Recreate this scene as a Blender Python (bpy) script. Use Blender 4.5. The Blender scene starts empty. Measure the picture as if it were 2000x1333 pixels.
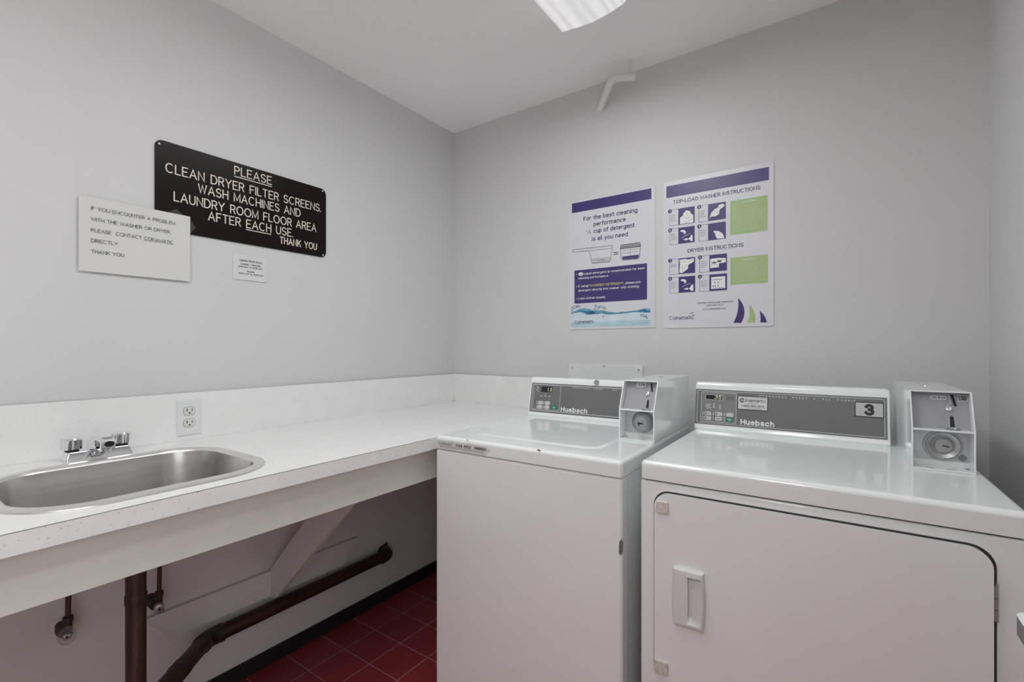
import bpy, bmesh, math, random
from mathutils import Vector, Matrix
random.seed(7)
C = bpy.context.scene.collection
SC = bpy.context.scene
R = math.radians

# ------------------------------------------------------------------ camera, world, light, exposure
cam_d = bpy.data.cameras.new('camera'); cam = bpy.data.objects.new('camera', cam_d); C.objects.link(cam)
cam.location = (1.778, -1.9809, 1.2038)
cam.rotation_euler = (R(90), 0, R(34.908))
cam_d.sensor_width = 36.0; cam_d.lens = 36.0 * 920 / 2000
cam_d.shift_y = 11.0 / 2000
cam_d.clip_start = 0.02
SC.camera = cam
W = bpy.data.worlds.new('world'); SC.world = W; W.use_nodes = True
W.node_tree.nodes['Background'].inputs[0].default_value = (0.97, 1.0, .995, 1)
W.node_tree.nodes['Background'].inputs[1].default_value = 1.9
SC.view_settings.view_transform = 'Standard'
SC.view_settings.look = 'None'
SC.view_settings.exposure = 0.0
SC.view_settings.gamma = 1.0
SC.cycles.max_bounces = 14
SC.cycles.diffuse_bounces = 10
SC.cycles.glossy_bounces = 6
SC.cycles.use_denoising = True

ROOM_X, ROOM_Y, CEIL = 2.144, -4.30, 2.399
LAMP_POWER = 10.5

def area_lamp(name, loc, sx, sy, power, parent=None, rot=(0, 0, 0), color=(.965, 1, .995)):
    l = bpy.data.lights.new(name, 'AREA'); l.shape = 'RECTANGLE'; l.size = sx; l.size_y = sy
    l.energy = power; l.color = color
    o = bpy.data.objects.new(name, l); C.objects.link(o); o.location = loc; o.rotation_euler = rot
    if parent: o.parent = parent
    return o

# portal for fill light through an unseen doorway added in the right wall
pl_d = bpy.data.lights.new('added_doorway_portal', 'AREA'); pl_d.shape = 'RECTANGLE'; pl_d.size = 2.05; pl_d.size_y = .95; pl_d.cycles.is_portal = True
pl_o = bpy.data.objects.new('added_doorway_portal', pl_d); C.objects.link(pl_o); pl_o.location = (ROOM_X + .13, -2.575, 1.025); pl_o.rotation_euler = (0, R(90), 0)

# ------------------------------------------------------------------ materials
def new_mat(name):
    m = bpy.data.materials.new(name); m.use_nodes = True
    return m, m.node_tree, m.node_tree.nodes['Principled BSDF']

def noise(nt, scale, detail=3, vec=None, stretch=None):
    tc = nt.nodes.new('ShaderNodeTexCoord'); n = nt.nodes.new('ShaderNodeTexNoise')
    n.inputs['Scale'].default_value = scale; n.inputs['Detail'].default_value = detail
    if stretch:
        mp = nt.nodes.new('ShaderNodeMapping'); mp.inputs['Scale'].default_value = stretch
        nt.links.new(tc.outputs['Object'], mp.inputs[0]); nt.links.new(mp.outputs[0], n.inputs['Vector'])
    else:
        nt.links.new(tc.outputs['Object'], n.inputs['Vector'])
    return n

def ramp(nt, src, stops):
    r = nt.nodes.new('ShaderNodeValToRGB')
    while len(r.color_ramp.elements) < len(stops): r.color_ramp.elements.new(0.5)
    for e, (p, c) in zip(r.color_ramp.elements, stops):
        e.position = p; e.color = (c[0], c[1], c[2], 1)
    nt.links.new(src, r.inputs[0]); return r

def simple(name, col, rough=0.5, metal=0.0, var=0.04, scale=25, bump=0.0, bscale=200, coat=0.0, spec=0.5, stretch=None):
    m, nt, p = new_mat(name)
    n = noise(nt, scale, stretch=stretch)
    a = tuple(max(0, c * (1 - var)) for c in col); b = tuple(min(1, c * (1 + var)) for c in col)
    r = ramp(nt, n.outputs['Fac'], [(0.3, a), (0.7, b)])
    nt.links.new(r.outputs[0], p.inputs['Base Color'])
    p.inputs['Roughness'].default_value = rough; p.inputs['Metallic'].default_value = metal
    p.inputs['Specular IOR Level'].default_value = spec
    p.inputs['Coat Weight'].default_value = coat; p.inputs['Coat Roughness'].default_value = 0.06
    if bump:
        n2 = noise(nt, bscale, 4); bm_ = nt.nodes.new('ShaderNodeBump')
        bm_.inputs['Strength'].default_value = bump; bm_.inputs['Distance'].default_value = 0.002
        nt.links.new(n2.outputs['Fac'], bm_.inputs['Height']); nt.links.new(bm_.outputs[0], p.inputs['Normal'])
    return m

def speckled(name):
    m, nt, p = new_mat(name)
    tc = nt.nodes.new('ShaderNodeTexCoord')
    base = None
    def layer(scale, size, keep):
        wn = nt.nodes.new('ShaderNodeTexNoise'); wn.inputs['Scale'].default_value = scale * 1.5
        nt.links.new(tc.outputs['Object'], wn.inputs['Vector'])
        mixv = nt.nodes.new('ShaderNodeMix'); mixv.data_type = 'VECTOR'; mixv.inputs['Factor'].default_value = 0.012
        nt.links.new(tc.outputs['Object'], mixv.inputs['A']); nt.links.new(wn.outputs['Color'], mixv.inputs['B'])
        v = nt.nodes.new('ShaderNodeTexVoronoi'); v.inputs['Scale'].default_value = scale
        nt.links.new(mixv.outputs['Result'], v.inputs['Vector'])
        lt = nt.nodes.new('ShaderNodeMath'); lt.operation = 'LESS_THAN'; lt.inputs[1].default_value = size
        nt.links.new(v.outputs['Distance'], lt.inputs[0])
        sp = nt.nodes.new('ShaderNodeSeparateColor'); nt.links.new(v.outputs['Color'], sp.inputs[0])
        k = nt.nodes.new('ShaderNodeMath'); k.operation = 'LESS_THAN'; k.inputs[1].default_value = keep
        nt.links.new(sp.outputs[0], k.inputs[0])
        mu = nt.nodes.new('ShaderNodeMath'); mu.operation = 'MULTIPLY'
        nt.links.new(lt.outputs[0], mu.inputs[0]); nt.links.new(k.outputs[0], mu.inputs[1])
        return mu
    n = noise(nt, 18, 2)
    r = ramp(nt, n.outputs['Fac'], [(0.3, (.78, .785, .78)), (0.7, (.81, .815, .81))])
    prev = r.outputs[0]
    for scale, size, keep, col in ((150, .22, .12, (.47, .47, .48)), (230, .23, .22, (.60, .60, .60)), (100, .14, .07, (.28, .28, .29))):
        mu = layer(scale, size, keep)
        mx = nt.nodes.new('ShaderNodeMix'); mx.data_type = 'RGBA'; mx.inputs['B'].default_value = (*col, 1)
        nt.links.new(mu.outputs[0], mx.inputs['Factor']); nt.links.new(prev, mx.inputs['A']); prev = mx.outputs['Result']
    nt.links.new(prev, p.inputs['Base Color'])
    p.inputs['Roughness'].default_value = 0.38
    return m

def tile_floor():
    m, nt, p = new_mat('red_quarry_tile')
    tc = nt.nodes.new('ShaderNodeTexCoord'); mp = nt.nodes.new('ShaderNodeMapping')
    mp.inputs['Location'].default_value = (-.0035 + .1545 * 8, .826 + .1525 * 30, 0)
    b = nt.nodes.new('ShaderNodeTexBrick'); b.offset = 0.0; b.squash = 1.0
    b.inputs['Scale'].default_value = 1.0; b.inputs['Brick Width'].default_value = .1545
    b.inputs['Row Height'].default_value = .1525; b.inputs['Mortar Size'].default_value = .0016
    b.inputs['Mortar Smooth'].default_value = 0.15
    b.inputs['Color1'].default_value = (.31, .034, .038, 1); b.inputs['Color2'].default_value = (.26, .028, .032, 1)
    b.inputs['Mortar'].default_value = (.42, .29, .29, 1)
    nt.links.new(tc.outputs['Object'], mp.inputs[0]); nt.links.new(mp.outputs[0], b.inputs['Vector'])
    n = noise(nt, 40, 4)
    mx = nt.nodes.new('ShaderNodeMix'); mx.data_type = 'RGBA'; mx.blend_type = 'MULTIPLY'; mx.inputs['Factor'].default_value = .5
    r = ramp(nt, n.outputs['Fac'], [(0.3, (.75, .75, .75)), (0.7, (1, 1, 1))])
    nt.links.new(b.outputs['Color'], mx.inputs['A']); nt.links.new(r.outputs[0], mx.inputs['B'])
    nt.links.new(mx.outputs['Result'], p.inputs['Base Color'])
    p.inputs['Roughness'].default_value = .42
    bp = nt.nodes.new('ShaderNodeBump'); bp.inputs['Strength'].default_value = .4; bp.inputs['Distance'].default_value = .001; bp.invert = True
    nt.links.new(b.outputs['Fac'], bp.inputs['Height']); nt.links.new(bp.outputs[0], p.inputs['Normal'])
    return m

def copper(name, lo, hi, stretch=None):
    m, nt, p = new_mat(name)
    n = noise(nt, 14, 5, stretch=stretch)
    r = ramp(nt, n.outputs['Fac'], [(0.30, lo), (0.72, hi)])
    nt.links.new(r.outputs[0], p.inputs['Base Color'])
    p.inputs['Metallic'].default_value = .55; p.inputs['Roughness'].default_value = .48
    return m

def steel(name, a, b, rough):
    m, nt, p = new_mat(name)
    n = noise(nt, 90, 3, stretch=(1, .03, 1))
    r = ramp(nt, n.outputs['Fac'], [(0.3, (a, a * .985, a * .965)), (0.7, (b, b * .985, b * .97))])
    nt.links.new(r.outputs[0], p.inputs['Base Color'])
    p.inputs['Metallic'].default_value = 1; p.inputs['Roughness'].default_value = rough
    return m

def glass_like(name, col, alpha, rough=.15):
    m, nt, p = new_mat(name)
    n = noise(nt, 30, 2); r = ramp(nt, n.outputs['Fac'], [(.3, col), (.7, tuple(min(1, c * 1.05) for c in col))])
    nt.links.new(r.outputs[0], p.inputs['Base Color'])
    p.inputs['Alpha'].default_value = alpha; p.inputs['Roughness'].default_value = rough
    return m

def lens_mat(name, strength):
    m, nt, p = new_mat(name)
    tc = nt.nodes.new('ShaderNodeTexCoord')
    w = nt.nodes.new('ShaderNodeTexVoronoi'); w.inputs['Scale'].default_value = 190; w.inputs['Randomness'].default_value = .15
    nt.links.new(tc.outputs['Object'], w.inputs['Vector'])
    # prism cells vary the lens colour and its emission alike
    sep = nt.nodes.new('ShaderNodeSeparateXYZ'); nt.links.new(tc.outputs['Object'], sep.inputs[0])
    r = ramp(nt, w.outputs['Distance'], [(0.05, (1, 1, 1)), (0.6, (.60, .60, .60))])
    nt.links.new(r.outputs[0], p.inputs['Base Color'])
    nt.links.new(r.outputs[0], p.inputs['Emission Color'])
    p.inputs['Emission Strength'].default_value = strength
    p.inputs['Roughness'].default_value = .3
    b = nt.nodes.new('ShaderNodeBump'); b.inputs['Strength'].default_value = .3; b.inputs['Distance'].default_value = .002
    nt.links.new(w.outputs['Distance'], b.inputs['Height']); nt.links.new(b.outputs[0], p.inputs['Normal'])
    return m

def glow(name, col, s):
    m, nt, p = new_mat(name)
    n = noise(nt, 30, 1); r = ramp(nt, n.outputs['Fac'], [(.3, col), (.7, col)])
    nt.links.new(r.outputs[0], p.inputs['Base Color']); nt.links.new(r.outputs[0], p.inputs['Emission Color'])
    p.inputs['Emission Strength'].default_value = s
    return m

M = {}
M['wall'] = simple('white_wall_paint', (.63, .63, .63), .55, var=.012, scale=3, bump=.12, bscale=160, spec=.3)
M['ceiling'] = simple('ceiling_paint', (.90, .90, .90), .7, var=.012, scale=3, bump=.1, bscale=120, spec=.3)
M['floor'] = tile_floor()
M['base'] = simple('black_vinyl_base', (.012, .014, .018), .45, var=.2)
M['under'] = simple('cream_board_paint', (.63, .635, .60), .5, var=.03, scale=8, bump=.1)
M['laminate'] = speckled('speckled_laminate')
M['seam'] = simple('laminate_edge_line', (.30, .29, .28), .6)
M['shadowline'] = simple('grey_shadow_line', (.52, .52, .52), .6)  # shade put into colour: the thin dark line on the backsplash top
M['enamel'] = simple('white_enamel', (.850, .88, .88), .16, var=.008, scale=5, coat=.6)
M['plastic'] = simple('white_moulded_plastic', (.72, .735, .735), .35, var=.01)
M['gap'] = simple('dark_rubber_gap', (.03, .03, .03), .7)
M['grey'] = simple('grey_control_film', (.155, .155, .157), .38, var=.03)
M['grey2'] = simple('grey_keypad_film', (.215, .215, .218), .38, var=.03)
M['line'] = simple('silver_print', (.63, .63, .63), .4)
M['whiteink'] = simple('white_ink', (.80, .80, .79), .5)
M['screen'] = simple('dark_display_window', (.012, .014, .012), .2)
M['digit'] = glow('lit_display_digits', (.75, .72, .5), .55)
M['button'] = simple('pale_membrane_button', (.55, .55, .55), .4)
M['green'] = simple('green_start_button', (.02, .20, .13), .4)
M['plate'] = simple('coin_plate_grey', (.34, .34, .36), .36, metal=.15, var=.03)
M['lockplate'] = simple('lock_plate_zinc', (.55, .56, .58), .33, metal=.7, var=.06, scale=60)
M['chrome'] = simple('polished_chrome', (.82, .83, .85), .07, metal=1.0, var=.01)
M['dullmetal'] = simple('dull_steel', (.45, .45, .46), .38, metal=.9, var=.08, scale=60)
M['black'] = simple('black_slot', (.006, .006, .006), .5)
M['ink'] = simple('black_ink', (.03, .03, .032), .6)
M['softink'] = simple('grey_ink', (.12, .12, .125), .6)
M['paper'] = simple('white_paper', (.645, .645, .635), .8, var=.01, scale=6)
M['card'] = simple('white_card', (.66, .66, .66), .8, var=.01)
M['poster'] = simple('poster_plastic', (.66, .655, .70), .35, var=.008)
M['purple'] = simple('purple_print', (.052, .038, .165), .35, var=.04)
M['purple2'] = simple('violet_print', (.068, .050, .175), .35, var=.05)
M['navy'] = simple('navy_print', (.035, .030, .11), .45)
M['greenprint'] = simple('green_print', (.36, .50, .23), .45, var=.02)
M['palegreen'] = simple('pale_green_print', (.46, .59, .35), .5)
M['yellow'] = simple('yellow_print', (.72, .66, .22), .5)
M['water1'] = simple('pale_blue_print', (.42, .60, .68), .4, var=.08, scale=14)
M['water0'] = simple('paler_blue_print', (.60, .70, .76), .4, var=.06, scale=14)
M['water2'] = simple('deep_blue_print', (.03, .13, .26), .4, var=.5, scale=60)
M['water3'] = simple('mid_blue_print', (.12, .33, .46), .4, var=.4, scale=60)
M['greyprint'] = simple('grey_print', (.50, .50, .51), .5)
M['sign'] = simple('dark_brown_engraving_plastic', (.012, .008, .0075), .28, var=.06, spec=.12)
M['engrave'] = simple('cream_engraved_core', (.72, .66, .58), .6)
M['tape'] = glass_like('clear_tape', (.45, .45, .45), .12, .3)
M['steel'] = steel('brushed_stainless', .54, .62, .27)
M['steelrim'] = steel('stainless_rim_lit', .84, .90, .30)  # the rim's bright ceiling reflection is put into a lighter steel colour
M['copper'] = copper('tarnished_copper', (.030, .019, .016), (.12, .068, .054), (3, 3, .35))
M['copperh'] = copper('tarnished_copper_run', (.030, .016, .014), (.085, .042, .036), (3, .4, 3))
M['fitting'] = copper('dark_copper_fitting', (.020, .016, .015), (.075, .055, .048))
M['tube'] = copper('brown_supply_tube', (.05, .026, .022), (.12, .07, .06))
M['clear'] = glass_like('clear_acrylic_knob', (.30, .29, .285), .28, .08)
M['paintpipe'] = simple('painted_conduit', (.74, .74, .74), .5, var=.01)
M['lens'] = lens_mat('prismatic_lens', .62)
M['added_lens'] = lens_mat('added_fill_lens', 20.0)  # strong glow for the added, unseen ceiling light
M['cap'] = simple('white_lamp_end', (.85, .85, .85), .5)
M['pad'] = simple('yellowed_felt_pad', (.62, .58, .53), .8, var=.15, scale=120)
M['rust'] = simple('bare_metal_wear', (.23, .23, .23), .5, metal=.4, var=.4, scale=120)
M['scuff'] = simple('grey_scuff', (.60, .60, .60), .6)
M['shelfedge'] = simple('grey_shelf_edge', (.155, .16, .175), .45)
M['recept'] = simple('ivory_receptacle', (.66, .65, .61), .4)

# ------------------------------------------------------------------ object helpers
def tag(o, label=None, cat=None, group=None, kind=None):
    if label: o['label'] = label
    if cat: o['category'] = cat
    if group: o['group'] = group
    if kind: o['kind'] = kind
    return o

def thing(name, label, cat, loc=(0, 0, 0), rz=0, group=None):
    o = bpy.data.objects.new(name, None); C.objects.link(o)
    o.location = loc; o.rotation_euler = (0, 0, rz); o.empty_display_size = .05
    return tag(o, label, cat, group)

def obj(name, bm, mat, parent=None, smooth=True, label=None, angle=35):
    me = bpy.data.meshes.new(name)
    bmesh.ops.recalc_face_normals(bm, faces=bm.faces[:]) if smooth != 'flat' else None
    bm.to_mesh(me); bm.free()
    me.materials.append(M[mat] if isinstance(mat, str) else mat)
    if smooth is True:
        for p in me.polygons: p.use_smooth = True
        me.set_sharp_from_angle(angle=R(angle))
    o = bpy.data.objects.new(name, me); C.objects.link(o)
    if smooth is True: o.modifiers.new('weighted_normals', 'WEIGHTED_NORMAL').keep_sharp = True
    if parent: o.parent = parent
    if label: o['label'] = label
    return o

def BM(): return bmesh.new()

def add_box(bm, lo, hi, bev=0, seg=2, edges=None, mat=None):
    t = BM(); bmesh.ops.create_cube(t, size=1)
    s = [hi[i] - lo[i] for i in range(3)]; c = [(hi[i] + lo[i]) / 2 for i in range(3)]
    bmesh.ops.scale(t, vec=s, verts=t.verts); bmesh.ops.translate(t, vec=c, verts=t.verts)
    if bev:
        es = t.edges[:] if edges is None else [e for e in t.edges if edges(e)]
        bmesh.ops.bevel(t, geom=es, offset=bev, segments=seg, profile=.5, affect='EDGES', clamp_overlap=True)
    merge(bm, t, mat)

def merge(bm, t, mat=None):
    if mat is not None: bmesh.ops.transform(t, matrix=mat, verts=t.verts)
    me = bpy.data.meshes.new('tmp'); t.to_mesh(me); t.free(); bm.from_mesh(me); bpy.data.meshes.remove(me)

def rrect(x0, y0, x1, y1, r, n=8):
    pts = []
    for cx, cy, a in ((x1 - r, y1 - r, 0), (x0 + r, y1 - r, 90), (x0 + r, y0 + r, 180), (x1 - r, y0 + r, 270)):
        for k in range(n + 1):
            t = R(a + 90 * k / n); pts.append((cx + r * math.cos(t), cy + r * math.sin(t)))
    return pts

class Fr:
    """a flat frame: a along U, b along V, lifted by h along N"""
    def __init__(s, o, U, V, N=None):
        s.o = Vector(o); s.U = Vector(U).normalized(); s.V = Vector(V).normalized()
        s.N = Vector(N).normalized() if N else s.U.cross(s.V).normalized()
    def __call__(s, a, b, h=0): return s.o + s.U * a + s.V * b + s.N * h
    def mat(s): return Matrix(((s.U.x, s.V.x, s.N.x, s.o.x), (s.U.y, s.V.y, s.N.y, s.o.y), (s.U.z, s.V.z, s.N.z, s.o.z), (0, 0, 0, 1)))

def add_poly(bm, fr, pts, h):
    return bm.faces.new([bm.verts.new(fr(a, b, h)) for a, b in pts])

def add_rect(bm, fr, a0, b0, a1, b1, h):
    add_poly(bm, fr, [(a0, b0), (a1, b0), (a1, b1), (a0, b1)], h)

def add_outline(bm, fr, a0, b0, a1, b1, w, h, r=0.0):
    if r <= 0:
        for q in ((a0, b0, a1, b0 + w), (a0, b1 - w, a1, b1), (a0, b0 + w, a0 + w, b1 - w), (a1 - w, b0 + w, a1, b1 - w)):
            add_rect(bm, fr, *q, h)
        return
    o = rrect(a0, b0, a1, b1, r, 5); i = rrect(a0 + w, b0 + w, a1 - w, b1 - w, max(r - w, .0002), 5)
    vo = [bm.verts.new(fr(*p, h)) for p in o]; vi = [bm.verts.new(fr(*p, h)) for p in i]
    n = len(vo)
    for k in range(n): bm.faces.new((vo[k], vo[(k + 1) % n], vi[(k + 1) % n], vi[k]))

def add_prism(bm, fr, pts, h0, h1, bev=0, seg=2):
    t = BM(); lo = [t.verts.new(fr(a, b, h0)) for a, b in pts]; hi = [t.verts.new(fr(a, b, h1)) for a, b in pts]
    n = len(pts)
    t.faces.new(list(reversed(lo))); top = t.faces.new(hi)
    for k in range(n): t.faces.new((lo[k], lo[(k + 1) % n], hi[(k + 1) % n], hi[k]))
    if bev:
        bmesh.ops.bevel(t, geom=list(top.edges), offset=bev, segments=seg, profile=.5, affect='EDGES', clamp_overlap=True)
    merge(bm, t)

def add_ellipse(bm, fr, a, b, ra, rb, h, n=24):
    add_poly(bm, fr, [(a + ra * math.cos(2 * math.pi * k / n), b + rb * math.sin(2 * math.pi * k / n)) for k in range(n)], h)

def add_disc(bm, fr, a, b, r, h0, h1, n=24, bev=0):
    add_prism(bm, fr, [(a + r * math.cos(2 * math.pi * k / n), b + r * math.sin(2 * math.pi * k / n)) for k in range(n)], h0, h1, bev)

def add_stroke(bm, fr, pts, w, h, closed=False):
    """a printed line of width w"""
    P = [Vector((p[0], p[1])) for p in pts]
    n = len(P)
    L = []
    for i in range(n):
        if closed: a, b = P[i - 1], P[(i + 1) % n]
        else: a, b = P[max(i - 1, 0)], P[min(i + 1, n - 1)]
        d1 = (P[i] - a); d2 = (b - P[i])
        d1 = d1.normalized() if d1.length > 1e-9 else d2.normalized()
        d2 = d2.normalized() if d2.length > 1e-9 else d1
        t = (d1 + d2); t = t.normalized() if t.length > 1e-6 else d1
        nn = Vector((-t.y, t.x)); c = max(.5, nn.dot(Vector((-d1.y, d1.x))))
        L.append((P[i] + nn * w / 2 / c, P[i] - nn * w / 2 / c))
    vs = [(bm.verts.new(fr(*a, h)), bm.verts.new(fr(*b, h))) for a, b in L]
    for i in range(n if closed else n - 1):
        a, b = vs[i], vs[(i + 1) % n]
        bm.faces.new((a[0], a[1], b[1], b[0]))

def add_tube(bm, pts, r, n=16, caps=True):
    P = [Vector(p) for p in pts]; m = len(P)
    rr = r if isinstance(r, (list, tuple)) else [r] * m
    T = []
    for i in range(m):
        a = P[max(i - 1, 0)]; b = P[min(i + 1, m - 1)]; T.append((b - a).normalized())
    u = T[0].orthogonal().normalized(); rings = []
    for i in range(m):
        u = (u - T[i] * u.dot(T[i])).normalized(); v = T[i].cross(u)
        rings.append([bm.verts.new(P[i] + (u * math.cos(2 * math.pi * k / n) + v * math.sin(2 * math.pi * k / n)) * rr[i]) for k in range(n)])
    for i in range(m - 1):
        for k in range(n): bm.faces.new((rings[i][k], rings[i][(k + 1) % n], rings[i + 1][(k + 1) % n], rings[i + 1][k]))
    if caps: bm.faces.new(list(reversed(rings[0]))); bm.faces.new(rings[-1])

def bend(pts, rad, n=6):
    """round the corners of a path"""
    P = [Vector(p) for p in pts]; out = [P[0]]
    for i in range(1, len(P) - 1):
        a = P[i] + (P[i - 1] - P[i]).normalized() * rad; c = P[i] + (P[i + 1] - P[i]).normalized() * rad
        for k in range(n + 1):
            t = k / n; out.append(a * (1 - t) ** 2 + P[i] * 2 * t * (1 - t) + c * t * t)
    out.append(P[-1]); return out

def add_lathe(bm, fr, a, b, prof, n=28, cap=True):
    """profile [(radius, height)] spun around the frame's normal at (a, b)"""
    rings = []
    for r, h in prof:
        rings.append([bm.verts.new(fr(a + r * math.cos(2 * math.pi * k / n), b + r * math.sin(2 * math.pi * k / n), h)) for k in range(n)])
    for i in range(len(rings) - 1):
        for k in range(n): bm.faces.new((rings[i][k], rings[i][(k + 1) % n], rings[i + 1][(k + 1) % n], rings[i + 1][k]))
    if cap: bm.faces.new(rings[-1])

def loft(bm, loops, cap0=True, cap1=True):
    vs = [[bm.verts.new(p) for p in L] for L in loops]; n = len(vs[0])
    for i in range(len(vs) - 1):
        for k in range(n): bm.faces.new((vs[i][k], vs[i][(k + 1) % n], vs[i + 1][(k + 1) % n], vs[i + 1][k]))
    if cap0: bm.faces.new(list(reversed(vs[0])))
    if cap1: bm.faces.new(vs[-1])

# ---- lettering
# single-stroke engraver's capitals, unit height
def arc(cx, cy, rx, ry, a0, a1, n=10):
    return [(cx + rx * math.cos(R(a0 + (a1 - a0) * k / n)), cy + ry * math.sin(R(a0 + (a1 - a0) * k / n))) for k in range(n + 1)]
GL = {
 'A': (.78, [[(0, 0), (.39, 1), (.78, 0)], [(.14, .34), (.64, .34)]]),
 'C': (.80, [arc(.42, .5, .42, .5, 52, 308, 18)]),
 'D': (.72, [[(0, 0), (0, 1), (.32, 1)] + arc(.30, .5, .42, .5, 90, -90, 14)[1:] + [(0, 0)]]),
 'E': (.58, [[(.58, 0), (0, 0), (0, 1), (.58, 1)], [(0, .52), (.48, .52)]]),
 'F': (.56, [[(0, 0), (0, 1), (.56, 1)], [(0, .52), (.45, .52)]]),
 'H': (.66, [[(0, 0), (0, 1)], [(.66, 0), (.66, 1)], [(0, .52), (.66, .52)]]),
 'I': (.0, [[(0, 0), (0, 1)]]),
 'K': (.66, [[(0, 0), (0, 1)], [(.64, 1), (0, .38)], [(.22, .58), (.66, 0)]]),
 'L': (.54, [[(0, 1), (0, 0), (.54, 0)]]),
 'M': (.82, [[(0, 0), (0, 1), (.41, .12), (.82, 1), (.82, 0)]]),
 'N': (.68, [[(0, 0), (0, 1), (.68, 0), (.68, 1)]]),
 'O': (.88, [arc(.44, .5, .44, .5, 0, 360, 28)]),
 'P': (.60, [[(0, 0), (0, 1), (.34, 1)] + arc(.34, .74, .26, .26, 90, -90, 10)[1:] + [(0, .48)]]),
 'R': (.62, [[(0, 0), (0, 1), (.34, 1)] + arc(.34, .74, .26, .26, 90, -90, 10)[1:] + [(0, .48)], [(.36, .48), (.62, 0)]]),
 'S': (.62, [arc(.31, .745, .29, .255, 25, 270, 14) + arc(.31, .25, .31, .25, 90, -155, 14)[1:]]),
 'T': (.64, [[(0, 1), (.64, 1)], [(.32, 1), (.32, 0)]]),
 'U': (.66, [[(0, 1), (0, .32)] + arc(.33, .33, .33, .33, 180, 360, 12) + [(.66, 1)]]),
 'W': (1.0, [[(0, 1), (.25, 0), (.5, .92), (.75, 0), (1.0, 1)]]),
 'Y': (.74, [[(0, 1), (.37, .46), (.74, 1)], [(.37, .46), (.37, 0)]]),
 '.': (.0, [[(0, 0), (0, .02)]]),
}
def circ(cx, cy, rx, ry, n=20): return arc(cx, cy, rx, ry, 0, 360, n)
XH = .72
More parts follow.
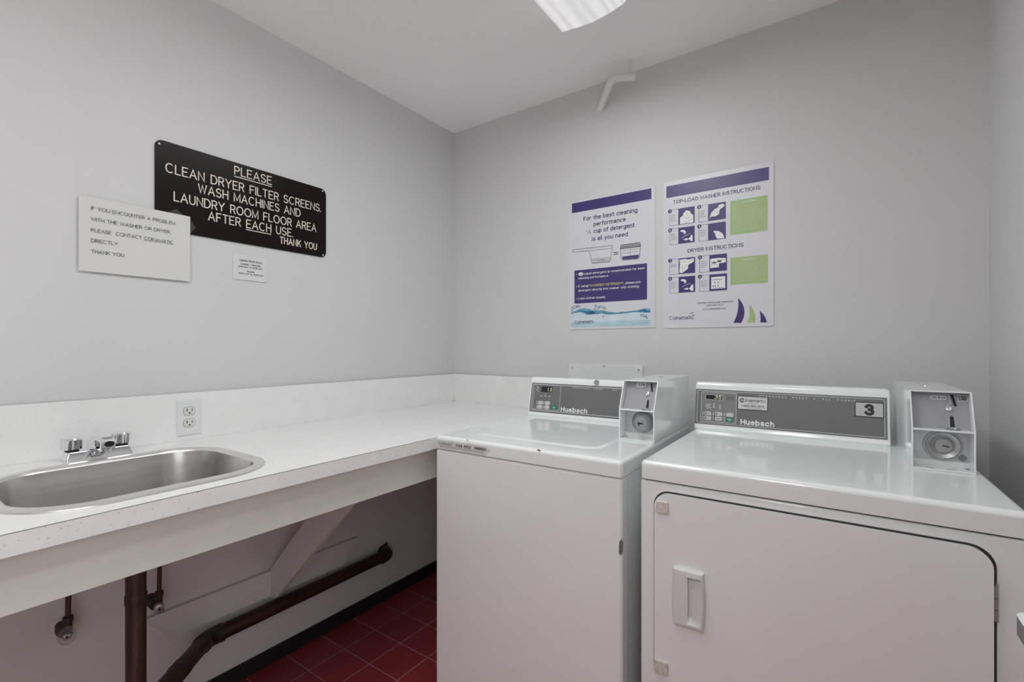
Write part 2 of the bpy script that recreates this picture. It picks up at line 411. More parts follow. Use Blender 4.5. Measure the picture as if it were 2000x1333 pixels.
GL.update({
 'B': (.62, [[(.36, .53), (0, .53), (0, 1), (.36, 1)] + arc(.36, .765, .22, .235, 90, -90, 8)[1:], [(0, .53), (0, 0), (.36, 0)] + arc(.36, .265, .26, .265, -90, 90, 10)[1:]]),
 'G': (.82, [arc(.42, .5, .42, .5, 48, 325, 18) + [(.80, .44), (.48, .44)], [(.80, .44), (.80, 0)]]),
 'V': (.74, [[(0, 1), (.37, 0), (.74, 1)]]),
 'a': (.54, [arc(.26, .50, .23, .22, 165, 0, 10) + [(.49, .10), (.54, 0)], [(.49, .43), (.24, .40)] + arc(.22, .20, .22, .20, 90, 270, 8) + [(.34, .03), (.49, .18)]]),
 'b': (.57, [[(0, 1), (0, 0)], circ(.285, .36, .285, .36)]),
 'c': (.54, [arc(.29, .36, .29, .36, 45, 315, 14)]),
 'd': (.57, [[(.57, 1), (.57, 0)], circ(.285, .36, .285, .36)]),
 'e': (.56, [[(.02, .39), (.56, .39)] + arc(.285, .36, .28, .36, 6, 312, 16)]),
 'f': (.34, [[(.36, .98), (.27, 1.0), (.15, .90), (.15, 0)], [(0, XH), (.34, XH)]]),
 'g': (.57, [circ(.285, .36, .285, .36), [(.57, XH), (.57, -.02)] + arc(.29, -.05, .28, .22, 0, -155, 9)]),
 'h': (.52, [[(0, 0), (0, 1)], [(0, .42)] + arc(.26, .45, .26, .27, 170, 0, 9) + [(.52, 0)]]),
 'i': (.0, [[(0, 0), (0, .64)], [(0, .955), (0, .985)]]),
 'k': (.50, [[(0, 0), (0, 1)], [(.48, XH), (0, .28)], [(.17, .43), (.52, 0)]]),
 'l': (.0, [[(0, 0), (0, 1)]]),
 'm': (.86, [[(0, 0), (0, XH)], [(0, .42)] + arc(.215, .47, .215, .25, 170, 0, 9) + [(.43, 0)], [(.43, .42)] + arc(.645, .47, .215, .25, 170, 0, 9) + [(.86, 0)]]),
 'n': (.52, [[(0, 0), (0, XH)], [(0, .42)] + arc(.26, .45, .26, .27, 170, 0, 9) + [(.52, 0)]]),
 'o': (.58, [circ(.29, .36, .29, .36)]),
 'p': (.57, [[(0, XH), (0, -.28)], circ(.285, .36, .285, .36)]),
 'q': (.57, [[(.57, XH), (.57, -.28)], circ(.285, .36, .285, .36)]),
 'r': (.32, [[(0, 0), (0, XH)], [(0, .40)] + arc(.26, .44, .26, .27, 170, 75, 6)]),
 's': (.48, [arc(.24, .54, .21, .18, 25, 270, 10) + arc(.24, .18, .24, .18, 90, -155, 10)[1:]]),
 't': (.34, [[(.15, .92), (.15, .14), (.20, .03), (.34, .01)], [(0, XH), (.33, XH)]]),
 'u': (.52, [[(0, XH), (0, .28)] + arc(.26, .27, .26, .27, 180, 350, 9), [(.52, XH), (.52, 0)]]),
 'v': (.50, [[(0, XH), (.25, 0), (.50, XH)]]),
 'w': (.78, [[(0, XH), (.195, 0), (.39, .68), (.585, 0), (.78, XH)]]),
 'y': (.52, [[(0, XH), (.27, 0)], [(.52, XH), (.24, -.14), (.15, -.26), (.02, -.27)]]),
 '0': (.56, [circ(.28, .5, .28, .5)]),
 '1': (.26, [[(0, .76), (.16, .84), (.26, 1), (.26, 0)]]),
 '2': (.56, [arc(.28, .72, .27, .28, 170, -20, 9) + [(.40, .45), (.0, 0), (.56, 0)]]),
 '3': (.56, [arc(.27, .755, .25, .245, 160, -82, 12), arc(.27, .265, .28, .265, 82, -160, 12)]),
 '4': (.60, [[(.44, 0), (.44, 1), (0, .27), (.60, .27)]]),
 '5': (.56, [[(.52, 1), (.10, 1), (.05, .50)] + arc(.28, .32, .28, .32, 130, -155, 12)]),
 '6': (.56, [arc(.30, .62, .28, .38, 45, 180, 9) + [(.02, .34)], circ(.285, .31, .275, .31)]),
 '7': (.54, [[(0, 1), (.54, 1), (.30, .45), (.20, 0)]]),
 '8': (.56, [circ(.28, .76, .24, .24, 16), circ(.28, .27, .28, .27, 16)]),
 '9': (.56, [circ(.275, .69, .275, .31), [(.55, .66)] + arc(.26, .38, .28, .38, 0, -135, 9)]),
 '-': (.34, [[(0, .40), (.34, .40)]]), ',': (.06, [[(.06, .10), (.06, 0), (0, -.16)]]), ':': (.0, [[(0, .01), (0, .04)], [(0, .58), (0, .61)]]),
 '/': (.36, [[(0, 0), (.36, 1)]]), '!': (.0, [[(0, 1), (0, .36)], [(0, .01), (0, .04)]]), '\u2022': (.30, [[(.0, .45), (.30, .45)]]),
 '$': (.58, [arc(.29, .74, .27, .24, 25, 270, 10) + arc(.29, .26, .29, .25, 90, -155, 10)[1:], [(.29, -.1), (.29, 1.1)]]),
 '\u00a2': (.50, [arc(.27, .40, .27, .34, 45, 315, 12), [(.27, -.08), (.27, .90)]]),
})
def text_line(bm, fr, s, a, b, cap, width, w, h, gap, space, align='L', lean=0.0, tip=False):
    x = 0; items = []
    for ch in s:
        if ch == ' ': x += space; continue
        g = GL[ch]; items.append((x, g)); x += g[0] + gap
    tot = max(x - gap, .001)
    sx = (width - w) / tot if width else cap
    off = {'L': w / 2, 'C': -tot * sx / 2, 'R': -tot * sx - w / 2}[align]
    q_ = 0
    for gx, (gw, lines) in items:
        for L in lines:
            q_ = (q_ + 1) % 6; hk = h + 1.5e-5 * q_
            # the stroke stays inside the letter's height
            pts = [(a + off + (gx + p[0]) * sx + lean * cap * p[1], b + w / 2 + p[1] * (cap - w)) if 0 <= p[1] <= 1 else (a + off + (gx + p[0]) * sx, b + w / 2 + p[1] * cap) for p in L]
            closed = len(L) > 3 and abs(L[0][0] - L[-1][0]) < 1e-6 and abs(L[0][1] - L[-1][1]) < 1e-6
            if not closed and not tip:
                for e, q in ((0, 1), (-1, -2)):
                    d = Vector(pts[e]) - Vector(pts[q])
                    if d.length > 1e-9: d = d.normalized() * w * .5; pts[e] = (pts[e][0] + d.x * (1 if abs(d.y) < abs(d.x) * 3 or True else 0), pts[e][1] + d.y)
            add_stroke(bm, fr, pts[:-1] if closed else pts, w, hk, closed)
            if tip and not closed:
                for q, e in enumerate((pts[0], pts[-1])): add_ellipse(bm, fr, e[0], e[1], w / 2, w / 2, hk + 2e-4 + 3e-5 * q, 10)

def add_text(bm, fr, s, a, b, cap, width=None, bold=0.0, h=.0006, align='L', slope=0.0, lean=0.0):
    w = cap * min(.26, .105 + bold * 4.0)
    if len(s) > 2 and s[1] == ' ' and s[3:4] in (' ', ''): text_line(bm, fr, s.replace(' ', ''), a, b, cap, width, w, h, .95, 1, align, lean)
    else: text_line(bm, fr, s, a, b, cap, width, w, h, .21 + bold * 5, .48, align, lean)

def add_engraved(bm, fr, s, a, b, cap, width, w, h):
    text_line(bm, fr, s, a - w / 2, b - w / 2, cap + w, width + w, w, h, .27, .62, tip=True)

LEFT = Fr((0, 0, 0), (0, 1, 0), (0, 0, 1), (1, 0, 0))        # a = y, b = z, h = away from the left wall
BACK = Fr((0, 0, 0), (1, 0, 0), (0, 0, 1), (0, -1, 0))       # a = x, b = z, h = away from the back wall

# ------------------------------------------------------------------ the room
def slab(name, lo, hi, mat):
    bm = BM(); add_box(bm, lo, hi); o = obj(name, bm, mat, smooth=False); o['kind'] = 'structure'; return o
T = .12
slab('floor', (-T, ROOM_Y - T, -T), (ROOM_X + T, T, 0), 'floor')
slab('ceiling', (-T, ROOM_Y - T, CEIL), (ROOM_X + T, T, CEIL + T), 'ceiling')
slab('wall_left', (-T, ROOM_Y - T, 0), (0, T, CEIL), 'wall')
wb = slab('wall_back', (0, 0, 0), (ROOM_X, T, CEIL), 'wall')
# an unseen doorway is added to the right wall to let fill light in
DY0, DY1, DH = -3.05, -2.10, 2.05
bm = BM()
add_box(bm, (ROOM_X, DY1, 0), (ROOM_X + T, T, CEIL)); add_box(bm, (ROOM_X, ROOM_Y - T, 0), (ROOM_X + T, DY0, CEIL)); add_box(bm, (ROOM_X, DY0, DH), (ROOM_X + T, DY1, CEIL))
obj('wall_right', bm, 'wall', smooth=False)['kind'] = 'structure'
bm = BM()
add_box(bm, (ROOM_X - .012, DY1, 0), (ROOM_X + T + .012, DY1 + .06, DH + .06)); add_box(bm, (ROOM_X - .012, DY0 - .06, 0), (ROOM_X + T + .012, DY0, DH + .06)); add_box(bm, (ROOM_X - .012, DY0, DH), (ROOM_X + T + .012, DY1, DH + .06))
obj('trim_1', bm, 'wall', smooth=False)['kind'] = 'structure'  # casing of the added doorway
slab('wall_rear', (0, ROOM_Y - T, 0), (ROOM_X, ROOM_Y, CEIL), 'wall')
slab('baseboard_left', (0, ROOM_Y, 0), (.007, 0, .058), 'base')
slab('baseboard_back', (.007, -.007, 0), (ROOM_X, 0, .058), 'base')

def blotch(bm, fr, a, b, ra, rb, rot, h=.0004, n=14):
    c, s = math.cos(R(rot)), math.sin(R(rot)); pts = []
    for k in range(n):
        t = 2 * math.pi * k / n; q = random.uniform(.65, 1.1); x, y = ra * q * math.cos(t), rb * q * math.sin(t)
        pts.append((a + x * c - y * s, b + x * s + y * c))
    add_poly(bm, fr, pts, h)
bm = BM()
for a, b, ra, rb, rot in ((1.985, 1.828, .006, .012, 10), (1.985, 1.80, .003, .004, 0), (1.80, 1.548, .003, .030, -22), (1.793, 1.51, .003, .008, 0), (1.822, 1.53, .010, .004, -30), (1.812, 1.562, .005, .004, 0),
                          (1.648, 1.372, .002, .008, 0), (1.647, 1.330, .003, .012, 0), (1.672, 1.278, .003, .002, 0), (1.712, 1.285, .003, .003, 0), (2.085, 1.31, .003, .005, 0)):
    blotch(bm, BACK, a, b, ra, rb, rot)
obj('wall_scuff', bm, 'scuff', wb, smooth=False)

# ------------------------------------------------------------------ ceiling lamp
LX, LY = .125, .61
def ceiling_light(label, loc, power, lens):
    lamp = thing('ceiling_light', label, 'ceiling light', loc, 0)
    prof = [(-.128, -.012), (-.126, -.050), (-.120, -.060), (-.06, -.068), (0, -.072), (.06, -.066), (.112, -.055), (.126, -.042), (.130, -.012)]
    bm = BM()
    bm_v = [[bm.verts.new((x, y, z)) for x, z in prof] for y in [-LY + .006 + (2 * LY - .012) * k / 12 for k in range(13)]]
    for i in range(12):
        for k in range(len(prof) - 1): bm.faces.new((bm_v[i][k], bm_v[i + 1][k], bm_v[i + 1][k + 1], bm_v[i][k + 1]))
    obj('lens', bm, lens, lamp, angle=60)
    bm = BM(); add_box(bm, (-.10, -LY, -.022), (.10, LY, -.0005)); obj('housing', bm, 'cap', lamp)
    for s in (-1, 1):
        bm = BM(); f = Fr((0, s * LY - s * .003, 0), (1, 0, 0), (0, 0, 1))
        add_prism(bm, f, [(x * 1.015, z - .002) for x, z in prof] + [(.130, -.0005), (-.128, -.0005)], -.003, .003)
        obj('end_cap', bm, 'cap', lamp)
    if power: area_lamp('lamp_glow', (0, 0, -.080), .22, 1.16, power, lamp)
ceiling_light('white wraparound ceiling light with a ribbed plastic lens at top of view', (1.075, -1.09, CEIL), LAMP_POWER, 'lens')
ceiling_light('unseen wraparound ceiling light added behind the camera to brighten the room', (1.50, -2.95, CEIL), 0, 'added_lens')  # second lamp is out of view, added to light the machine fronts

# painted conduit at the ceiling
t = thing('conduit', 'bent pipe painted white running between ceiling and back wall', 'pipe', (1.06, -.085, CEIL))
def L_(p): return (p[0] - 1.06, p[1] + .085, p[2] - CEIL)
bm = BM(); add_tube(bm, bend([L_(p) for p in ((1.074, -.078, 2.330), (.992, -.122, 2.330), (.884, .001, 2.281))], .03), .0155)
obj('pipe', bm, 'paintpipe', t)
bm = BM(); add_tube(bm, [L_(p) for p in ((1.0575, -.0870, CEIL), (1.0575, -.0870, 2.336))], .0065, 12); obj('hanger_rod', bm, 'paintpipe', t)

# ------------------------------------------------------------------ counter
CF, CZ = .668, .900
CY0 = -2.70
ct = thing('countertop', 'speckled white laminate countertop with backsplash along the left wall', 'countertop', (0, 0, 0))
SINK_IN = rrect(.166, -1.806, .600, -1.335, .125, 10)
bm = BM()
ow = [(.001, CY0), (CF, CY0), (CF, -.001), (.001, -.001)]
vo = [bm.verts.new((x, y, CZ)) for x, y in ow]; vi = [bm.verts.new((x, y, CZ)) for x, y in SINK_IN]
ed = [bm.edges.new((vo[k], vo[(k + 1) % 4])) for k in range(4)] + [bm.edges.new((vi[k], vi[(k + 1) % len(vi)])) for k in range(len(vi))]
bmesh.ops.triangle_fill(bm, edges=ed, use_beauty=True)
ret = bmesh.ops.extrude_face_region(bm, geom=bm.faces[:])
bmesh.ops.translate(bm, vec=(0, 0, -.038), verts=[g for g in ret['geom'] if isinstance(g, bmesh.types.BMVert)])
obj('worktop', bm, 'laminate', ct, smooth=False)
bm = BM(); add_box(bm, (CF, CY0, .8615), (CF + .0015, -.861, .8985)); obj('edge_band', bm, 'laminate', ct, smooth=False)
bm = BM(); add_box(bm, (CF, CY0, .8985), (CF + .0016, -.861, .8998)); obj('edge_seam', bm, 'seam', ct, smooth=False, label='thin dark line along the front edge')
bm = BM(); add_box(bm, (.001, CY0, CZ), (.018, -.0005, 1.052), .001, 1); obj('backsplash', bm, 'laminate', ct, smooth=False)
bm = BM(); add_box(bm, (.018, -.018, CZ), (.672, -.0005, 1.052), .001, 1); obj('backsplash', bm, 'laminate', ct, smooth=False)
bm = BM(); add_box(bm, (.001, CY0, 1.052), (.0175, -.0005, 1.0545)); add_box(bm, (.0175, -.0175, 1.052), (.672, -.0005, 1.0545)); obj('caulk_and_shadow_line', bm, 'shadowline', ct, smooth=False)  # grey strip paints the shadow line along the backsplash top
bm = BM(); add_box(bm, (.018, CY0, CZ), (.030, -.018, CZ + .0025), .0008, 1); add_box(bm, (.018, -.030, CZ), (.672, -.018, CZ + .0025), .0008, 1); obj('caulk_and_shadow_line', bm, 'laminate', ct, smooth=False)
bm = BM(); add_box(bm, (.623, CY0, .756), (.643, -.02, .8615), .001, 1); obj('apron', bm, 'under', ct, smooth=False, label='cream painted board under the front edge')

# wall cleat and brace below
bm = BM()
add_prism(bm, LEFT, [(-1.43, .360), (-1.36, .268), (-.72, .258), (-.655, .356)], 0, .018)
tag(obj('wall_cleat', bm, 'wall', smooth=False), 'long painted board fixed to wall below counter, angled ends', 'board')
bm = BM()
fr = Fr((0, -1.047, 0), (1, 0, 0), (0, 0, 1), (0, -1, 0))
add_prism(bm, fr, [(.0185, .258), (.018, .366), (.513, .8615), (.622, .8615), (.622, .815), (.055, .268)], -.018, 0)
tag(obj('support_brace', bm, 'wall', smooth=False), 'diagonal painted wooden brace rising from the wall to the counter', 'brace')

# ------------------------------------------------------------------ sink
sk = thing('sink', 'drop-in stainless steel sink basin set into the white counter', 'sink', (.40, -1.57, CZ))
def LS(p, z): return [(x - .40, y + 1.57, z) for x, y in p]
def rr_(x0, x1, y0, y1, r): return rrect(x0, y0, x1, y1, r, 10)
bm = BM()
loops = [LS(rr_(.153, .624, -1.822, -1.321, .152), .0003), LS(rr_(.154, .623, -1.821, -1.322, .151), .0028), LS(rr_(.158, .618, -1.817, -1.326, .148), .0042),
         LS(rr_(.164, .606, -1.811, -1.330, .140), .0034), LS(rr_(.168, .596, -1.807, -1.333, .134), .0040), LS(rr_(.174, .585, -1.800, -1.338, .122), .0032), LS(rr_(.180, .576, -1.794, -1.344, .110), -.004),
         LS(rr_(.186, .568, -1.788, -1.350, .104), -.04), LS(rr_(.196, .556, -1.778, -1.360, .095), -.13), LS(rr_(.205, .546, -1.768, -1.370, .09), -.158), LS(rr_(.225, .525, -1.748, -1.392, .08), -.172),
         LS(rr_(.30, .47, -1.66, -1.48, .06), -.176)]
loft(bm, loops[:7], cap0=False, cap1=False); obj('rim', bm, 'steelrim', sk, angle=50)
bm = BM(); loft(bm, loops[6:], cap0=False, cap1=False)
loft(bm, [LS(rr_(.30, .47, -1.66, -1.48, .06), -.176), [(.0 + .042 * math.cos(t), .0 + .042 * math.sin(t), -.179) for t in [R(a + 90 * k / 10) for a in (0, 90, 180, 270) for k in range(11)]]], cap0=False, cap1=True)
obj('basin', bm, 'steel', sk, angle=50)
bm = BM(); add_lathe(bm, Fr((0, 0, -.179), (1, 0, 0), (0, 1, 0)), 0, 0, [(.043, .0), (.043, .003), (.034, .004), (.030, -.002), (.012, -.003)]); obj('drain', bm, 'chrome', sk)

# ------------------------------------------------------------------ faucet
fa = thing('faucet', 'small chrome two-handle faucet with a stubby spout behind the sink', 'faucet', (.098, -1.570, CZ))
bm = BM()
lp = lambda dx, dy, r, z: [(x, y, z) for x, y in rrect(-dx, -dy, dx, dy, r, 4)]
loft(bm, [lp(.030, .072, .006, .0), lp(.030, .072, .006, .004), lp(.024, .067, .006, .022), lp(.021, .064, .006, .025)])
obj('base', bm, 'chrome', fa, angle=30)
bm = BM()
def sec(x, hw, z0, z1): return [(x, -hw, z0), (x, hw, z0), (x, hw, z1 - .008), (x, hw - .007, z1), (x, -hw + .007, z1), (x, -hw, z1 - .008)]
loft(bm, [sec(-.018, .019, .024, .050), sec(.0, .019, .024, .056), sec(.045, .0185, .030, .062), sec(.080, .018, .032, .063), sec(.092, .015, .036, .056)])
add_lathe(bm, Fr((.066, 0, .034), (0, 1, 0), (1, 0, 0), (0, 0, -1)), 0, 0, [(.013, 0), (.013, .009), (.010, .009)], 20, cap=False)
sp = obj('spout', bm, 'chrome', fa, angle=30)
bm = BM(); add_ellipse(bm, Fr((.0923, .002, .046), (0, 1, 0), (0, 0, 1), (1, 0, 0)), 0, 0, .0105, .0075, .0004)
obj('aerator', bm, 'black', sp, smooth=False)
for s in (-1, 1):
    bm = BM(); n = 32
    lobe = lambda k: 1 - .17 * (k % 8 in (0, 1, 2))
    ring = lambda rad, z: [((rad * lobe(k)) * math.cos(2 * math.pi * k / n), s * .053 + (rad * lobe(k)) * math.sin(2 * math.pi * k / n), z) for k in range(n)]
    loft(bm, [ring(.014, .0275), ring(.0215, .031), ring(.0225, .056), ring(.020, .0595), ring(.012, .0600)])
    h = obj('handle', bm, 'chrome', fa, angle=20)
    bm = BM(); add_disc(bm, Fr((0, s * .053, .0), (1, 0, 0), (0, 1, 0)), 0, 0, .015, .0252, .0305); obj('collar', bm, 'black', h)

# ------------------------------------------------------------------ outlet
ou = thing('outlet', 'white duplex wall outlet on the backsplash beside the faucet', 'outlet', (.018, -1.3185, .972))
f = Fr((0, 0, 0), (0, 1, 0), (0, 0, 1), (1, 0, 0))
bm = BM(); add_prism(bm, f, rrect(-.035, -.0575, .035, .0575, .003, 3), 0, .005, .0025, 2); obj('cover_plate', bm, 'plastic', ou)
for s in (-1, 1):
    c = s * .0195 + .001
    pts = [(.0165 * math.cos(R(a)), max(-.0128, min(.0128, .0175 * math.sin(R(a))))) for a in range(0, 360, 12)]
    bm = BM(); add_prism(bm, f, [(x * 1.06, y * 1.06 + c) for x, y in pts], .004, .0054)
    gp = obj('receptacle_gap', bm, 'softink', ou)
    bm = BM(); add_prism(bm, f, [(x, y + c) for x, y in pts], .004, .0075, .0006, 1); rc = obj('receptacle', bm, 'recept', ou)
    bm = BM(); add_rect(bm, f, -.0085, c - .001, -.006, c + .008, .0077); add_rect(bm, f, .006, c - .001, .008, c + .008, .0077); add_ellipse(bm, f, 0, c - .0065, .0027, .0027, .0077, 12)
    obj('slot', bm, 'black', rc, smooth=False)
bm = BM(); add_disc(bm, f, 0, .001, .0025, .004, .0062); obj('screw', bm, 'plastic', ou)

# ------------------------------------------------------------------ plumbing
dp = thing('drain_pipe', 'thick brown copper drain pipe below the sink and along wall', 'pipe', (.40, -1.573, .30))
def LD(p): return Vector(p) - Vector((.40, -1.573, .30))
rp = .0203
A = (.047, -.506, .236); B = (.047, -1.275, .229); D_ = (.40, -1.573, .312); E_ = (.40, -1.573, .72)
def seg(a, b, t0, t1): a, b = Vector(a), Vector(b); return [LD(a.lerp(b, t0)), LD(a.lerp(b, t1))]
bm = BM(); add_tube(bm, [LD((.40, -1.573, .33)), LD((.40, -1.573, .668))], rp, 24); obj('pipe', bm, 'copper', dp)
bm = BM(); add_tube(bm, [LD((.40, -1.573, .668)), LD((.40, -1.573, .6705)), LD((.40, -1.573, .700)), LD((.40, -1.573, .7165))], [.0212, .0240, .0240, .0205], 24); obj('slip_nut', bm, 'fitting', dp)
bm = BM(); add_tube(bm, [LD((.40, -1.573, .592)), LD((.40, -1.573, .594)), LD((.40, -1.573, .614)), LD((.40, -1.573, .616))], [.0206, .0219, .0219, .0206], 24); obj('coupling', bm, 'fitting', dp)
bm = BM(); add_tube(bm, seg(A, B, .02, .97), rp * 1.25, 20); obj('pipe', bm, 'copperh', dp)
bm = BM(); add_tube(bm, seg(B, D_, .1, .95), rp * 1.25, 20); obj('pipe', bm, 'copper', dp)
def elbow(bm, a, b, c, l, r, lip):
    a, b, c = Vector(a), Vector(b), Vector(c)
    p0 = b + (a - b).normalized() * l; p1 = b + (c - b).normalized() * l
    path = [p0, p0.lerp(b, .3)] + [p0.lerp(b, .3) * (1 - t) ** 2 + b * 2 * t * (1 - t) + p1.lerp(b, .3) * t * t for t in (.2, .4, .6, .8)] + [p1.lerp(b, .3), p1]
    add_tube(bm, [LD(p) for p in path], r, 20)
    for p, q in ((p0, b), (p1, b)):
        d = (q - p).normalized(); add_tube(bm, [LD(p - d * .001), LD(p + d * .007)], r + lip, 20)
bm = BM(); elbow(bm, A, B, D_, .045, .0285, .0014); obj('elbow', bm, 'fitting', dp)
bm = BM(); elbow(bm, B, D_, E_, .045, .0285, .0014); obj('elbow', bm, 'fitting', dp)
bm = BM(); elbow(bm, B, A, (.001, -.506, .236), .044, .0285, .0014); obj('elbow', bm, 'fitting', dp)
bm = BM(); q0 = Vector(B).lerp(Vector(D_), .42); q1 = Vector(B).lerp(Vector(D_), .52); add_tube(bm, [LD(q0), LD(q1)], .0275, 20); obj('coupling', bm, 'fitting', dp)
bm = BM(); add_poly(bm, LEFT, [(-.520, .215), (-.478, .215), (-.474, .270), (-.520, .262)], .0008)
bmesh.ops.translate(bm, vec=-Vector((.40, -1.573, .30)), verts=bm.verts)
obj('wall_opening', bm, 'black', dp, smooth=False)

def stop_valve(name, y, z, label, clear):
    t = thing(name, label, 'valve', (0, y, z), 0, 'stop valves under the sink')
    f = Fr((0, 0, 0), (0, 1, 0), (0, 0, 1), (1, 0, 0))
    bm = BM(); add_lathe(bm, f, 0, 0, [(.0185, .0005), (.0185, .002), (.015, .005), (.010, .006)]); obj('escutcheon', bm, 'wall' if clear else 'fitting', t)
    bm = BM(); add_tube(bm, [(.006, 0, 0), (.03, 0, 0), (.031, 0, 0), (.05, 0, 0), (.051, 0, 0), (.075, 0, 0)], [.012, .012, .017, .017, .012, .012], 16)
    add_tube(bm, [(.062, .004, 0), (.062, .004, .028), (.062, .004, .029), (.062, .004, .042)], [.009, .009, .0115, .0115], 14); obj('valve_body', bm, 'fitting', t)
    bm = BM(); add_tube(bm, [(.062, .004, .04), (.063, .005, .12), (.068, .008, .22), (.085, .012, .36), (.09, .012, .43)], .0062, 12); obj('supply_tube', bm, 'tube', t)
    # the wheel faces the room, tipped a little sideways
    f2 = Fr((.074, 0, -.002), (.25, .97, 0), (0, 0, 1))
    bm = BM(); n = 24; S = 1.12 if clear else .85
    lop = lambda r, h: [f2(r * S * (.80 + .0 * k) * math.cos(2 * math.pi * k / n), r * S * math.sin(2 * math.pi * k / n), h) for k in range(n)]
    if clear: loft(bm, [lop(.012, .0), lop(.0215, .001), lop(.0225, .006), lop(.0205, .009), lop(.011, .007)])
    else: loft(bm, [lop(.010, .0), lop(.020, .002), lop(.0205, .006), lop(.016, .011), lop(.007, .013)])
    h = obj('wheel_handle', bm, 'clear' if clear else 'dullmetal', t)
    bm = BM(); add_lathe(bm, f2, 0, 0, [(.009, .004), (.009, .011), (.006, .0135), (.0, .014)], 16, cap=False); obj('hub', bm, 'dullmetal', h)
    bm = BM(); add_lathe(bm, f2, 0, 0, [(.0036, .0137), (.0036, .0148), (.0, .0148)], 10, cap=False); obj('screw', bm, 'black', h)
stop_valve('stop_valve', -1.6270, .431, 'wall stop valve with a clear round knob and brown riser tube', True)
stop_valve('stop_valve', -1.4190, .410, 'wall stop valve with a grey metal knob close behind the copper pipe', False)

# ------------------------------------------------------------------ engraved sign
SX, SY, SZ = .001, -1.4072, 1.5775
sg = thing('notice_sign', 'dark brown engraved sign with cream capitals and rounded corners', 'sign', (SX, SY, SZ))
f = Fr((0, 0, 0), (0, 1, 0), (0, 0, 1), (1, 0, 0))
bm = BM(); add_prism(bm, f, rrect(0, 0, .602, .285, .022, 8), 0, .004, .0008, 1); obj('plaque', bm, 'sign', sg, angle=20)
bm = BM(); hh = .0044; w = .0037
def S_(s, y0, y1, z, cap): add_engraved(bm, f, s, y0 - SY, z - SZ, cap, y1 - y0, w, hh)
S_('PLEASE', -1.169, -1.037, 1.8195, .0285)
add_rect(bm, f, -1.1705 - SY, 1.8105 - SZ, -1.0355 - SY, 1.8135 - SZ, hh)
S_('CLEAN DRYER FILTER SCREENS.', -1.3778, -.830, 1.7650, .0285)
S_('WASH MACHINES AND', -1.2845, -.9210, 1.7235, .0285)
S_('LAUNDRY ROOM FLOOR AREA', -1.355, -.852, 1.6780, .0285)
S_('AFTER EACH USE.', -1.254, -.952, 1.6375, .0285)
add_rect(bm, f, -1.1300 - SY, 1.6285 - SZ, -1.0375 - SY, 1.6315 - SZ, hh)
S_('THANK YOU', -1.003, -.849, 1.6035, .0245)
obj('lettering', bm, 'engrave', sg, smooth=False)
bm = BM()
bm.free()
for a, b in ((.0115, .271), (.586, .276), (.5875, .009)):
    bm = BM(); add_ellipse(bm, f, a, b, .003, .003, hh, 14); obj('screw_hole', bm, 'whiteink', sg, smooth=False)
# a strip of clear tape holding the paper to the sign
# ------------------------------------------------------------------ paper notices
def paper(name, y0, z0, w, h, off, mat, label, group=None):
    t = thing(name, label, 'notice', (off, y0, z0), 0, group)
    bm = BM(); nx, nz = 10, 8; v = {}
    for i in range(nx + 1):
        for k in range(nz + 1):
            u, q = i / nx, k / nz
            b = .0016 * math.sin(q * 2.3 + .5) * math.sin(u * math.pi) + .004 * max(0, .35 - q) * u
            v[i, k] = bm.verts.new((.0008 + b, u * w, q * h))
    for i in range(nx):
        for k in range(nz): bm.faces.new((v[i, k], v[i + 1, k], v[i + 1, k + 1], v[i, k + 1]))
    ret = bmesh.ops.extrude_face_region(bm, geom=bm.faces[:])
    bmesh.ops.translate(bm, vec=(-.0005, 0, 0), verts=[g for g in ret['geom'] if isinstance(g, bmesh.types.BMVert)])
    obj('sheet', bm, mat, t, angle=60)
    return t
pn = paper('paper_notice', -1.5892, 1.4200, .2795, .2155, .0062, 'paper', 'larger white paper notice overlapping the brown sign lower left corner')
bm = BM(); g = .0036
def N_(s, y0, y1, z, cap): add_text(bm, f, s, y0 + 1.5892, z - 1.4200, cap, y1 - y0, .0, g)
N_('IF YOU ENCOUNTER A PROBLEM', -1.5628, -1.3537, 1.5982, .0104)
N_('WITH THE WASHER OR DRYER,', -1.5633, -1.3659, 1.5668, .0104)
N_('PLEASE  CONTACT COINAMATIC', -1.5628, -1.3584, 1.5350, .0104)
add_rect(bm, f, -1.4394 + 1.5892, 1.5330 - 1.42, -1.3584 + 1.5892, 1.5336 - 1.42, g)
N_('DIRECTLY.', -1.5628, -1.4990, 1.5050, .0104)
N_('THANK YOU.', -1.5628, -1.4842, 1.4735, .0104)
obj('lettering', bm, 'ink', pn, smooth=False)
bm = BM()
add_poly(bm, f, [(.215, .215), (.262, .215), (.240, .232)], .0007); add_poly(bm, f, [(.2797, .160), (.2797, .206), (.296, .182)], .0007)
obj('tape', bm, 'tape', pn, smooth=False)
hc = paper('hours_card', -1.1730, 1.4455, .120, .090, .0006, 'card', 'small white opening hours card below the brown sign')
bm = BM(); g = .0034
def H_(s, y0, y1, z, cap=.0058): add_text(bm, f, s, y0 + 1.173, z - 1.4455, cap, y1 - y0, .012, g)
H_('Laundry Room Hours', -1.1521, -1.0714, 1.5142)
add_rect(bm, f, .0209, .0668, .1016, .0672, g)
H_('Monday - Saturday', -1.1479, -1.0759, 1.5005)
H_('8:00 a.m. to 10:00 p.m.', -1.1558, -1.0690, 1.4905)
H_('Sunday', -1.1259, -1.0990, 1.4755)
H_('10:00 a.m. to 10:00 p.m.', -1.1558, -1.0651, 1.4662)
obj('lettering', bm, 'ink', hc, smooth=False)

